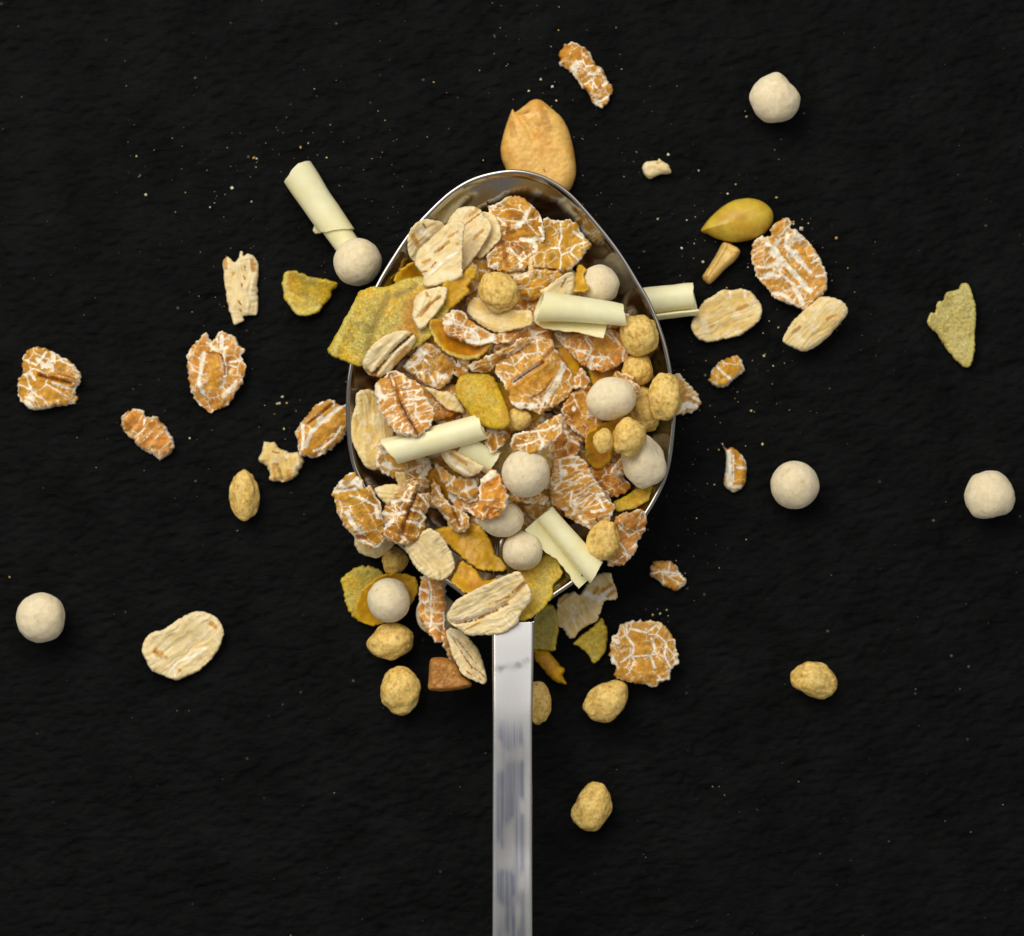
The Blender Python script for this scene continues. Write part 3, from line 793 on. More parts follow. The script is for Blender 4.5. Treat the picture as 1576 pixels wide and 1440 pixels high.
flake('wheat', 'H', '920 590 930 470 970 440 1000 380 1080 350 1190 345 1290 360 1340 420 1380 470 1400 540 1415 590 1410 660 1360 690 1350 760 1280 790 1240 830 1150 800 1060 790 1000 770 950 730 970 680 930 640',
      'round orange wheat flake veined with white lines, below right of the bowl', flat=True, q=100, ang=0, cell=(11, 13), crack=1.9, patch=.0, tan=1.0, dark=-.5,
      strokes=[('t', 17, '1110 450 1130 520 1150 560'), ('t', 12, '1140 660 1170 700'), ('w', 2.6, '1040 370 1040 460 1090 520 1080 580 1000 640'), ('w', 3, '1215 470 1240 540 1210 600 1240 680'), ('w', 2, '1090 600 1200 590'), ('w', 2.6, '1060 400 1180 430 1250 380'), ('w', 2.4, '1250 440 1320 500 1310 600 1350 680'),
               ('w', 5, '940 480 980 500'), ('w', 5, '935 600 960 660'), ('w', 4, '980 760 1010 780'), ('w', 4, '1380 660 1400 640'), ('w', 4, '1260 770 1330 760'), ('w', 2, '1060 700 1090 640'), ('o', 7, '1100 380 1180 385'), ('t', 6, '1300 740')])
# around the neck of the spoon
ball('puff', (601, 987), (35, 28), 'cereal puff touching the pearl in the yellow flake, lower left of the bowl', rot=-10)
ball('puff', (616, 1063), (30, 37.5), 'lowest cereal puff left of the handle, beside the brown fruit cube', rot=10, lobes=[(250, .06, 10)])
ball('puff', (607, 862), (20, 20), 'small yellow puff wedged under the lower left rim', dark=.5)
flake('fruit', 'G', '20 160 60 110 130 60 220 50 310 90 330 200 260 330 180 400 130 430 90 390 50 310 40 230',
      'dull green fruit chip with saw-toothed edge behind a pearl, lower left of bowl', flat=True, q=100, hue=.02, frost=.2, stain=.2, dz=0, jag=2.2)
flake('corn', 'G', '125 400 140 290 200 190 300 120 420 95 540 125 575 170 570 240 520 330 440 420 300 470 210 470 150 440',
      'cupped yellow corn flake cradling a white pearl, lower left of bowl', q=97, bend=.35, curl=.35, amber=-.1, twist=0)
ball('pearl', (599, 923.6), 34, 'white pearl sitting in a cupped yellow flake, lower left of bowl', lump=.7, tone=.1, q=92)
ball('pearl', (671, 944), (31, 33), 'white pearl mostly hidden behind an upright wheat flake at the lower left rim', lump=.6)
flake('wheat', 'G', '590 130 640 115 720 130 775 140 770 250 780 330 765 400 770 480 775 560 740 590 700 600 690 580 640 530 610 480 570 400 575 300 580 200',
      'upright wheat flake with square orange tiles over a pearl, left of the handle', ang=0, cell=(17, 13), crack=1.7, patch=-.06, tan=1., dark=-.4, merge=.1, tf=.3, q=97, bend=-.3,
      strokes=[('w', 2.5, '650 160 670 230 660 310 670 400 660 480'), ('w', 3, '590 210 650 240'), ('w', 2, '620 450 740 460')])
flake('wheat', 'G', '735 540 800 560 850 640 880 720 860 790 800 720 760 640', 'small brown wheat scrap between the oat blade and the upright wheat flake', flat=False, q=97, ang=60, dark=.2, patch=-.1)
flake('nut', 'G', '650 930 648 850 655 730 680 703 740 700 790 712 850 750 900 830 955 880 940 915 850 935 740 945',
      'brown caramel-coloured dried fruit cube left of the spoon handle', flat=True, q=100, plump=38, shoulder=9, rgb=(.47, .22, .05), rough=4, jag=.5, name='fruit_cube', cat='fruit cube', mat='fruit', warp=.05)
flake('oat', 'G', '770 520 800 495 860 510 930 560 980 620 1020 690 1040 760 1065 850 1050 890 980 870 900 830 860 770 820 690 790 600',
      'slim oat blade with brown stripes beside the top of the handle', pale=.55, ang=52, tan=.5, spots=.2, tf=.8, q=96, relief=1.2, bend=-.2,
      strokes=[('b', 1.0, '850 570 920 660 1000 760'), ('b', 1.0, '870 640 940 750 1050 840'), ('b', .9, '820 560 880 660 960 780'), ('b', 1.0, '920 800 1030 860'), ('w', 2.5, '790 520 850 560')])
flake('fruit', 'H', '300 330 360 250 440 230 520 240 550 300 560 400 540 500 530 555 480 565 385 560 300 540 270 430',
      'shaded green fruit chip half hidden by the right side of the handle', flat=True, q=100, hue=.15, frost=.15)
flake('corn', 'H', '380 560 430 560 490 570 540 640 590 690 595 720 580 740 612 790 570 800 500 760 430 680 390 620',
      'orange crescent-shaped slice right of the handle neck', flat=True, q=100, amber=.2, th=14, plump=20, shoulder=10, name='fruit_slice', cat='fruit slice', group=None,
      strokes=[('b', 1.5, '445 650 460 670')])
ball('puff', (826, 1081), (20.5, 32), 'cereal puff half hidden behind the right edge of the handle')
flake('fruit', 'H', '660 510 720 450 800 390 860 330 900 400 905 480 885 570 830 640 800 645 760 590 700 530',
      'olive fruit chip with a pointed lower end, right of the spoon neck', flat=True, q=100, hue=.34, frost=.3)
flake('oat', 'F', '470 1080 510 1030 600 1010 640 1030 690 940 760 880 860 870 880 940 905 990 910 1060 820 1080 790 1160 750 1230 660 1280 580 1360 520 1300 470 1240',
      'pale angular flake with white and tan right corner, below the lowest chocolate curl', tf=.6, q=97, ang=62, tan=.9, spots=.1, jag=1.8, name='wheat_flake', cat='wheat flake', group='wheat flakes of the muesli', pale=.15,
      strokes=[('w', 8, '680 1020 780 1060 860 990'), ('w', 5, '780 1050 850 1050'), ('t', 5, '800 1000 860 960'), ('t', 4, '840 1040 890 1000'), ('t', 4, '740 1020 770 980'), ('o', 3, '490 1090 550 1040'), ('w', 1.2, '520 1100 620 1280'), ('w', 1.2, '580 1100 680 1240')])

# ================================================================== SPOON
SC = np.array([787.5, 600.0])
RIM = np.array([(787, 260), (827, 266), (855, 279), (878, 296), (902, 321), (937, 363), (961, 396), (984, 434), (1003, 467), (1020, 511), (1031, 552),
                (1038, 598), (1041, 633), (1037, 681), (1029, 728), (1017, 758), (996, 794), (968, 828), (930, 862), (879, 901), (850, 921), (833, 938), (824, 952), (822, 962),
                (757, 962), (753, 952), (742, 940), (722, 924), (694, 902), (663, 880), (631, 854), (605, 831), (578, 792), (556, 750), (541, 715), (534, 670), (532, 620),
                (535, 575), (545, 525), (560, 477), (578, 438), (597, 405), (626, 361), (655, 328), (694, 292), (735, 270)], float)
ZF = 16.0                                   # inside floor of the bowl
def zrim(py): return 116 + 12 * ss(760, 960, py)
_rp = unproj(RIM, 118)
_rc = unproj(SC[None], 118)[0]
_rv = _rp - _rc
_th = np.arctan2(_rv[:, 1], _rv[:, 0]); _o = np.argsort(_th)
# smooth, dense rim curve: resample the polygon
def _dense():
    out = []
    n = len(_rp)
    sharp = {22, 23, 24, 25}
    for i in range(n):
        p0, p1, p2, p3 = _rp[i - 1], _rp[i], _rp[(i + 1) % n], _rp[(i + 2) % n]
        m = max(3, int(np.hypot(*(p2 - p1)) / 3.0)); t = np.linspace(0, 1, m, endpoint=False)[:, None]
        a = .5
        m1 = a * (p2 - p0) * (0.0 if i in (23,) else 1); m2 = a * (p3 - p1) * (0.0 if i in (22,) else 1)
        if i == 23: out.append(p1 + (p2 - p1) * t); continue
        out.append((2 * t**3 - 3 * t**2 + 1) * p1 + (t**3 - 2 * t**2 + t) * m1 + (-2 * t**3 + 3 * t**2) * p2 + (t**3 - t**2) * m2)
    Q = np.concatenate(out)
    for k in range(3):
        sm = (np.roll(Q, 1, 0) + 2 * Q + np.roll(Q, -1, 0)) / 4
        keep = np.abs(Q[:, 1] - _rp[23, 1]) < 1.5
        Q = np.where(keep[:, None], Q, sm)
    return Q
RQ = _dense()
RA = np.arctan2(RQ[:, 1] - _rc[1], RQ[:, 0] - _rc[0])
RR = np.hypot(RQ[:, 0] - _rc[0], RQ[:, 1] - _rc[1])
def gprof(rho, ang):
    nk = np.exp(-((ang + np.pi / 2) / .30)**2)        # towards the neck the wall is a gentle ramp
    e = 2.5 - 1.0 * nk
    return rho ** e
def spoon():
    root = bpy.data.objects.new('spoon', None); COL.objects.link(root)
    root.location = (_rc[0] * S, _rc[1] * S, 0)
    root['label'] = 'polished steel spoon heaped with muesli, handle pointing down'; root['category'] = 'spoon'
    m = bpy.data.materials.new('brushed_steel'); m.use_nodes = True
    nt = m.node_tree; N = nt.nodes; L = nt.links; b = N['Principled BSDF']
    at = N.new('ShaderNodeAttribute'); at.attribute_name = 'col'
    L.new(at.outputs['Color'], b.inputs['Base Color'])
    b.inputs['Metallic'].default_value = 1.0
    tc = N.new('ShaderNodeTexCoord')
    mp = N.new('ShaderNodeMapping'); mp.inputs['Scale'].default_value = (1, .02, .3)
    L.new(tc.outputs['Object'], mp.inputs['Vector'])
    n1 = N.new('ShaderNodeTexNoise'); n1.inputs['Scale'].default_value = 2600; n1.inputs['Detail'].default_value = 4
    L.new(mp.outputs['Vector'], n1.inputs['Vector'])
    bp = N.new('ShaderNodeBump'); bp.inputs['Strength'].default_value = .05; bp.inputs['Distance'].default_value = .0002
    L.new(n1.outputs['Fac'], bp.inputs['Height']); L.new(bp.outputs['Normal'], b.inputs['Normal'])
    n3 = N.new('ShaderNodeTexNoise'); n3.inputs['Scale'].default_value = 160; n3.inputs['Detail'].default_value = 5
    L.new(tc.outputs['Object'], n3.inputs['Vector'])
    r1 = N.new('ShaderNodeMapRange'); r1.inputs['To Min'].default_value = .18; r1.inputs['To Max'].default_value = .30
    L.new(n3.outputs['Fac'], r1.inputs['Value']); L.new(r1.outputs['Result'], b.inputs['Roughness'])
    mb = m.copy(); mb.name = 'polished_steel'
    for nd in mb.node_tree.nodes:
        if nd.type == 'MAP_RANGE': nd.inputs['To Min'].default_value = .07; nd.inputs['To Max'].default_value = .17
        if nd.type == 'BUMP': nd.inputs['Strength'].default_value = .015
    # bowl
    na = len(RQ); nr = 40
    py = CY - RQ[:, 1] * D / (D - 118)
    zr = zrim(py)
    rings = []
    Rin = RR - 7.0
    neck = np.exp(-((RA + np.pi / 2) / .12)**2)
    for k in range(1, nr + 1):
        rho = (k / nr) ** .8
        r = Rin * rho
        z = ZF + (zr - 1.5 - ZF) * gprof(rho, RA)
        rings.append(np.column_stack([_rc[0] + r * np.cos(RA), _rc[1] + r * np.sin(RA), z]))
    for dr, dz in ((.5, 0.2), (1.2, .7), (3.5, .9), (5.6, .6), (6.5, .0), (7.0, -1.2), (6.8, -3.0), (6.2, -4.6)):
        r = Rin + dr
        rings.append(np.column_stack([_rc[0] + r * np.cos(RA), _rc[1] + r * np.sin(RA), zr - .5 + dz]))
    for k in range(nr, 0, -1):
        rho = (k / nr) ** .8
        r = (Rin + 5.5) * rho
        z = ZF + (zr - 1.5 - ZF) * gprof(rho, RA) - 5 - 9.5 * (1 - rho**3)
        rings.append(np.column_stack([_rc[0] + r * np.cos(RA), _rc[1] + r * np.sin(RA), z]))
    V = np.vstack([np.array([[_rc[0], _rc[1], ZF]])] + rings + [np.array([[_rc[0], _rc[1], ZF - 14.5]])])
    nR = len(rings); F = []
    ii = np.arange(na); jj = (ii + 1) % na
    F += [[0, 1 + a, 1 + b_] for a, b_ in zip(ii, jj)]
    for k in range(nR - 1):
        o0 = 1 + k * na; o1 = o0 + na
        F += np.column_stack([o0 + ii, o1 + ii, o1 + jj, o0 + jj]).tolist()
    last = len(V) - 1; o0 = 1 + (nR - 1) * na
    F += [[o0 + a, last, o0 + b_] for a, b_ in zip(ii, jj)]
    c = np.tile(np.array((.34, .325, .30)), (len(V), 1))
    emit('bowl', V, F, c, mb, parent=root)
    # handle: a flat bar with softened edges, rising from the neck, dropping to the board beyond the frame
    tN = np.concatenate([np.linspace(0, 520, 330), np.linspace(525, 1330, 70)])
    sl = np.interp(tN, [0, 40, 120, 160, 330, 355, 385, 420, 480, 700, 1200, 1330], [.15, .12, .108, .078, .070, .092, .092, .068, .055, -.18, -.29, -.2])
    sl = sl + .014 * (fbm(tN / 45, tN * 0 + 3, 71, 3) - .5) * ss(60, 160, tN)
    zc = 128.5 + np.concatenate([[0], np.cumsum((sl[1:] + sl[:-1]) / 2 * np.diff(tN))])
    y0 = RQ[np.argmin(RQ[:, 1]), 1] + 6
    prof = []
    hw = np.interp(tN, [0, 30, 150, 480, 900, 1330], [32.6, 32.2, 30.6, 31.2, 38, 46]) * (D - zc) / D * 1.0
    endr = np.clip((1330 - tN) / 46, 0, 1); hw = hw * np.sqrt(np.clip(1 - (1 - endr)**2, 0.0004, 1))
    xc = np.interp(tN, [0, 150, 480, 1330], [789.8, 788.7, 788.5, 788.5]) - CX
    prof_s = [-1, -.985, -.95] + list(np.linspace(-.9, .9, 37)) + [.95, .985, 1]
    top = []
    for s_ in prof_s:
        rd = -3.2 * max(0, (abs(s_) - .86) / .14)**2.2
        dish = 1.2 * s_ * s_ - 4.0 * math.cos(s_ * 1.57)**2 * (ss(150, 335, tN) + 1.2 * ss(400, 560, tN))
        top.append(np.column_stack([xc + s_ * hw, y0 - tN, zc + rd + dish * ss(30, 140, tN)]))
    bot = []
    for s_ in prof_s[::-1]:
        rd = 3.2 * max(0, (abs(s_) - .86) / .14)**2.2
        bot.append(np.column_stack([xc + s_ * hw * .99, y0 - tN, zc - 13 + rd]))
    G = np.stack(top + bot, 1)                 # (nt, np, 3)
    nt_, np_ = G.shape[:2]
    idx = np.arange(nt_ * np_).reshape(nt_, np_)
    F = []
    for k in range(np_):
        k2 = (k + 1) % np_
        F += np.column_stack([idx[:-1, k], idx[1:, k], idx[1:, k2], idx[:-1, k2]]).tolist()
    F.append(idx[0, :].tolist()); F.append(idx[-1, ::-1].tolist())
    V = G.reshape(-1, 3)
    V = np.column_stack([V[:, 0], V[:, 1], np.maximum(V[:, 2], .4)])
    Pp = np.column_stack([CX + V[:, 0] * D / (D - V[:, 2]), CY - V[:, 1] * D / (D - V[:, 2])])
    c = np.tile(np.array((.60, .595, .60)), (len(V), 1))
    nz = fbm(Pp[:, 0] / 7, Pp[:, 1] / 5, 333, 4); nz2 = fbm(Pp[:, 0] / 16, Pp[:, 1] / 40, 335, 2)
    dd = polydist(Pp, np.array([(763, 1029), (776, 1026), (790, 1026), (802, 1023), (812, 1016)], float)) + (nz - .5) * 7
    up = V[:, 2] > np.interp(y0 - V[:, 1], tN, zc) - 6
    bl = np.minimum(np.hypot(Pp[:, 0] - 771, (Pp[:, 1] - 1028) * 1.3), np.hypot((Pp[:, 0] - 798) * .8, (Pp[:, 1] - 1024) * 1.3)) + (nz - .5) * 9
    c = mix(c, (.12, .12, .12), np.maximum((1 - ss(-3, 10, dd)) * .35, (1 - ss(-2, 12, bl)) * .7) * up)          # dark reflection near the neck, painted into the colour as a grey smudge
    refl = fbm(Pp[:, 0] / 1.6, Pp[:, 1] / 160, 337, 4) * ss(.28, .58, nz2) * ss(1090, 1140, Pp[:, 1])
    c = mix(c, (.25, .28, .37), np.clip(refl * 1.35, 0, 1) * (1 - ss(17, 26, np.abs(Pp[:, 0] - 786))) * up)   # bluish reflection streaks painted into the handle colour
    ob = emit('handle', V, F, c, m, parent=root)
    for o in root.children:
        bm = bmesh.new(); bm.from_mesh(o.data); bmesh.ops.recalc_face_normals(bm, faces=bm.faces); bm.to_mesh(o.data); bm.free()
        o.data.shade_smooth()
    # height map of the spoon
    gx, gy = np.meshgrid(np.arange(HN) * HR - 1000 + HR / 2, np.arange(HN) * HR - 1000 + HR / 2, indexing='ij')
    ang = np.arctan2(gy - _rc[1], gx - _rc[0]); r = np.hypot(gy - _rc[1], gx - _rc[0])
    o_ = np.argsort(RA)
    Rg = np.interp(ang, RA[o_], RR[o_], period=2 * np.pi); zg = np.interp(ang, RA[o_], zr[o_], period=2 * np.pi)
    rho = np.clip(r / (Rg - 7), 0, 1)
    zz = ZF + (zg - 1.5 - ZF) * gprof(rho, ang)
    ins = r < Rg
    Hm[ins] = zz[ins]
    hx = np.abs(gx - 1) < 32; hy = (gy < y0) & (gy > y0 - 500)
    hz = np.interp(y0 - gy, tN, zc)
    k = hx & hy
    Hm[k] = np.maximum(Hm[k], hz[k])
    return r / Rg, ins
RHO, INS = spoon()
# ================================================================== FILL OF THE SPOON (buried flakes carrying the heap)
def fill():
    rng = np.random.default_rng(42)
    gx, gy = np.meshgrid(np.arange(HN) * HR - 1000 + HR / 2, np.arange(HN) * HR - 1000 + HR / 2, indexing='ij')
    target = np.where(INS & (RHO < .90), 54 + 42 * np.clip(1 - (RHO / .9)**2, 0, 1), -1)
    py = CY - gy * D / (D - 100); px = CX + gx * D / (D - 100)
    target = np.where(py < 345 + (np.abs(px - 787) * .12), -1, target)
    n = 0
    while n < 95:
        gap = np.where(target > 0, target - Hm, -1e9)
        if gap.max() < 12: break
        cand = np.argwhere(gap > max(12, gap.max() * .6))
        i, j = cand[rng.integers(len(cand))]
        c = np.array([px[i, j], py[i, j]])
        R = rng.uniform(34, 52); asp = rng.uniform(.6, .9); rot = rng.uniform(0, 2 * np.pi)
        a = np.linspace(0, 2 * np.pi, 11, endpoint=False)
        rr = R * (1 + rng.uniform(-.12, .12, 11))
        ex, ey = rr * np.cos(a), rr * np.sin(a) * asp
        pts = np.column_stack([c[0] + ex * math.cos(rot) - ey * math.sin(rot), c[1] + ex * math.sin(rot) + ey * math.cos(rot)])
        pz = unproj(pts, 100)
        # keep inside the bowl
        ang = np.arctan2(pz[:, 1] - _rc[1], pz[:, 0] - _rc[0]); r = np.hypot(pz[:, 0] - _rc[0], pz[:, 1] - _rc[1])
        o_ = np.argsort(RA); Rg = np.interp(ang, RA[o_], RR[o_], period=2 * np.pi)
        lim = Rg * np.where(Hm[i, j] < 60, .72, .86)
        over = (r > lim).any()
        if over:
            k = np.minimum(1, lim / r); pz = _rc + (pz - _rc) * k[:, None]
            pts = np.column_stack([CX + pz[:, 0] * D / (D - 100), CY - pz[:, 1] * D / (D - 100)])
            if np.ptp(pts[:, 0]) < 25 or np.ptp(pts[:, 1]) < 25: n += 1; continue
        kd = rng.choice(['wheat', 'wheat', 'wheat', 'oat', 'corn'])
        lab = {'wheat': 'brown wheat flake buried deep in the spoonful, showing only through gaps',
               'oat': 'pale oat flake buried deep in the spoonful, showing only through gaps',
               'corn': 'amber corn flake buried deep in the spoonful, showing only through gaps'}[kd]
        flake(kd, 'S', pts, lab, s=2.6, q=85, th=15, group='buried flakes in the spoon', ang=rng.uniform(0, 180))
        n += 1
    print('filler', n)
fill()

# ================================================================== THE HEAP, lowest pieces first
IN = dict(q=93)
flake('corn', 'A', '545 990 570 930 620 880 700 840 760 900 800 1000 700 1060 600 1050', 'amber corn flake against the upper left wall of the spoon, above the big fruit chip', bend=.25, **IN)
flake('fruit', 'D', '780 1240 850 1200 940 1150 1030 1130 1010 1220 960 1260 880 1290 800 1300', 'yellow-green fruit chip against the lower right wall of the bowl', hue=.4, **IN)
flake('wheat', 'F', '890 480 950 430 1040 410 1090 400 1130 450 1125 540 1080 620 1050 720 1000 780 930 820 850 820 840 780 900 700 915 600',
      'glossy red-brown wheat flake leaning over the lower right rim', ang=50, cell=(26, 20), crack=.9, patch=-.1, dark=.0, q=97, maxtilt=.3, strokes=[('w', 2, '920 520 1000 600 1060 560 1120 540'), ('w', 2, '930 650 980 710 1060 650'), ('w', 4, '960 720 990 740'), ('w', 2, '900 790 980 730 990 790')])
ball('puff', (929, 832), (24.5, 31), 'cereal puff between the lowest chocolate curl and the red-brown flake on the rim', rot=20)
flake('wheat', 'D', '600 1030 700 980 820 1000 850 1080 890 1130 840 1190 770 1210 700 1180 620 1100', 'dark orange wheat flake under the long white pearl at the right wall', ang=20, cell=(13, 15), crack=.8, patch=-.1, dark=.25, **IN)
ball('pearl', (923, 438), 31, 'white pearl partly hidden behind the uppermost chocolate curl', lump=1.0, tone=.4)
flake('corn', 'B', '500 880 520 800 560 700 605 740 590 790 620 880', 'small yellow corn flake scrap beside the pearl near the upper right wall', **IN)
flake('wheat', 'C', '620 200 760 130 900 180 1000 320 1040 420 900 440 760 380 650 330', 'orange wheat flake in the shade between the big fruit chip and cupped corn flake', dark=.05, patch=.02, **IN)
flake('wheat', 'B', '0 1170 120 1120 260 1090 330 1110 380 1180 300 1240 200 1230 80 1290 0 1300', 'dark brown wheat flake in the gap left of the uppermost chocolate curl', dark=.35, patch=-.12, cell=(8, 26), ang=70, **IN)
flake('wheat', 'P', '640 730 780 660 900 600 960 560 1040 560 980 620 860 690 780 760 690 770', 'shadowed brown wheat flake above the central wheat flake', dark=.4, patch=-.15, ang=60, cell=(8, 30), **IN)
ball('puff', (992, 629), (25, 36), 'cereal puff behind two others at the right rim', rot=-25, dark=.25)
ball('puff', (981, 569), (23, 25), 'shaded cereal puff under the topmost puff at the right wall', dark=.5)
flake('oat', 'C', '200 920 215 830 240 740 245 660 280 620 350 610 420 650 470 760 520 860 550 930 530 1020 470 1120 430 1200 400 1250 330 1230 280 1150 230 1060',
      'large smooth oat flake against the left wall of the bowl', ang=80, tan=.8, spots=0, maxtilt=.3, **IN)
flake('oat', 'C', '790 590 900 620 1000 640 1060 690 1110 770 1090 800 970 770 900 710', 'thin pale oat flake between the seamed wheat flake and the yellow chip', ang=35, tan=.5, spots=.2, **IN)
flake('wheat', 'C', '1060 380 1100 340 1150 400 1140 480 1080 520 1020 480', 'small cream flake just above the yellow oblong chip', patch=.25, dark=-.3, **IN)
flake('wheat', 'D', '450 590 520 520 600 470 700 520 720 640 720 700 700 760 600 830 540 790 480 740 450 680', 'red-brown wheat flake under the oval pearl', dark=.3, patch=.02, ang=60, cell=(15, 15), **IN)
flake('corn', 'D', '600 800 700 730 800 690 890 670 920 700 850 780 790 850 770 960 740 990 690 1025 630 1000 600 920', 'curled amber corn flake left of the double puff', amber=.5, bend=.3, **IN)
flake('corn', 'E', '860 560 980 520 1150 510 1240 580 1290 680 1300 730 1350 770 1395 830 1340 860 1200 850 1100 790 1000 700 930 640', 'bright yellow corn flake lying flat below the burnt wheat flake', amber=-.25, bend=.1, **IN)
flake('corn', 'E', '980 920 1050 800 1080 790 1160 850 1220 920 1330 920 1250 1000 1100 1020 1030 980', 'folded orange corn flake above the large creased oat', amber=.1, bend=.3, **IN)
flake('fruit', 'S', '796 880 830 858 852 850 866 878 862 890 852 900 851 917 841 930 829 942 814 952 800 954 790 930 790 900', 'large olive fruit chip at the neck of the spoon, under the lowest pearl', hue=.35, frost=.2, stain=.2, **IN)
ball('pearl', (804, 848), (31, 31), 'white pearl left of the lowest chocolate curl', lump=1.0)
ball('pearl', (770, 797), (37, 29), 'long white pearl under the burnt wheat flake', rot=15, lump=1.2)
flake('wheat', 'D', '-30 1200 60 1100 200 1130 330 1190 360 1220 320 1250 230 1250 140 1230 40 1260', 'grainy brown wheat flake beneath the central white pearl', dark=.2, patch=-.1, cell=(9, 9), **IN)
flake('wheat', 'P', '1160 1180 1240 1130 1310 1180 1330 1250 1280 1330 1190 1320 1130 1290', 'white and brown wheat scrap right of the central pearl', patch=.02, cell=(9, 13), **IN)
curl((712, 683), (762, 712), 19, 24, 'pale chocolate curl mostly hidden under the long diagonal curl', phi=(-200, 130), inner=.75, rag=.05)
flake('wheat', 'C', '400 1190 420 1100 440 1010 550 1000 700 1120 830 1160 845 1230 790 1320 740 1340 640 1330 560 1320 500 1300 420 1250', 'wheat flake with white cracks under the lower edge of the long diagonal curl', ang=-25, cell=(10, 14), patch=.03, dark=-.3, tan=1.,
      strokes=[('w', 5, '760 1180 830 1200 770 1310'), ('w', 3, '560 1290 680 1250 760 1220'), ('w', 5, '430 1100 490 1100 480 1060')], **IN)
flake('wheat', 'P', '745 1200 750 1120 800 1110 890 1130 900 1180 840 1240 790 1275 760 1230', 'small golden wheat scrap left of the flake over the central pearl', dark=.05, patch=0, **IN)
ball('puff', (797, 645), (20, 17), 'small tan puff hidden under the yellow oblong chip', sub=4)
# lower left
flake('oat', 'E', '265 640 300 720 400 760 480 740 560 650 430 560 300 560', 'pale oat edge showing below the cracked wheat flake on the lower left rim', q=96, maxtilt=.25, tan=.4, spots=0)
flake('wheat', 'E', '840 150 880 200 920 290 960 350 1050 400 1110 460 1120 540 1060 570 980 550 920 450 850 360 830 280', 'narrow purple-brown seamed wheat flake pointing down, left of the burnt flake', ang=60, dark=.15, patch=-.05, cell=(9, 20), bend=-.4,
      strokes=[('c', 1.6, '970 300 1000 420 1050 530'), ('w', 3, '880 380 940 350'), ('w', 2.5, '870 240 910 310'), ('w', 2.4, '900 420 960 470')], **IN)
flake('wheat', 'E', '860 60 920 90 1000 150 1100 170 1180 160 1190 260 1170 340 1100 350 1030 310 950 260 900 170', 'square-tiled wheat flake left of the central pearl, under a thin oat', ang=25, cell=(11, 15), dark=-.3, tan=1., patch=0,
      strokes=[('w', 3, '940 230 1000 180 1010 140'), ('w', 3, '1060 270 1120 240 1160 200'), ('w', 4, '1140 180 1180 250')], **IN)
flake('wheat', 'E', '1045 370 1120 390 1180 360 1190 200 1210 160 1300 100 1345 160 1400 280 1410 310 1370 420 1290 460 1210 480 1120 440', 'burnt golden wheat flake with a white top, left below the central pearl', ang=30, dark=.12, patch=-.1, cell=(16, 14), crack=.6, q=92, relief=2.2,
      strokes=[('w', 9, '1220 180 1300 135'), ('w', 4, '1090 400 1140 430'), ('d', 2, '1290 440 1350 400'), ('b', 4, '1220 400 1330 330')])
flake('oat', 'C', '920 1110 990 1080 1080 1120 1200 1190 1260 1230 1190 1290 1110 1300 1000 1240 940 1170', 'thin oat strip just below the long diagonal chocolate curl', pale=.6, ang=32, tan=.7, spots=.3, strokes=[('o', 4, '1000 1120 1120 1200'), ('w', 4, '960 1120 1020 1200 1130 1270')], **IN)
# upper left
flake('fruit', 'S', '503 541 515 515 540 470 553 447 575 440 597 440 612 432 625 428 650 425 670 440 690 470 685 500 650 530 620 545 600 555 575 562 550 563 525 553',
      'big frosted yellow-green fruit chip hanging over the left rim', hue=.32, frost=.75, stain=.5, th=11, q=98, maxtilt=.28, relief=1.7,
      strokes=[('s', 9, '597 455 585 480 572 505 565 540'), ('s', 5, '640 440 610 455'), ('a', 22, '640 470 630 510 605 535'), ('y', 7, '545 465 525 510 512 540')])
flake('wheat', 'C', '610 440 650 380 720 300 730 250 800 230 900 290 960 340 1030 370 1040 440 1000 540 960 570 900 610 850 600 760 560 700 500', 'ragged wheat flake with white patches beside the dark-creased oat', ang=30, cell=(12, 16), patch=.08, dark=-.2, tan=1., relief=1.6,
      strokes=[('w', 6, '640 430 730 400 800 310'), ('w', 3, '740 300 770 350 830 420'), ('w', 4, '820 480 880 580'), ('t', 10, '940 400 980 450')], **IN)
flake('corn', 'P', '400 480 430 440 520 460 640 520 740 580 790 600 760 640 700 690 620 695 540 670 480 630 440 580', 'cupped corn flake with a bright yellow rim below the tan puff', amber=.6, bend=.55, curl=.4, twist=0, warp=.05, q=92, strokes=[('y', 3.5, '410 500 440 560 490 640 560 665 640 680 710 670')])
flake('oat', 'C', '300 430 310 360 370 270 460 200 560 155 650 150 710 180 720 240 650 330 560 420 500 480 420 515 340 490', 'oat flake with a dark open crease on the big fruit chip', pale=.6, ang=-47, tan=.5, spots=0, q=95,
      strokes=[('c', 2.6, '400 480 470 390 560 290 700 170'), ('d', 2.2, '520 330 600 250 670 200'), ('d', 1.5, '370 490 430 430'), ('o', 8, '560 420 650 300'), ('b', 3, '330 460 400 500'), ('w', 1.3, '480 370 600 280 700 190')])
curl((597, 693), (741, 655), 24.5, 22.5, 'long diagonal white chocolate curl in the left half of the heap', phi=(-40, 480), inner=.55, rag=.04, slant=(.06, .03))
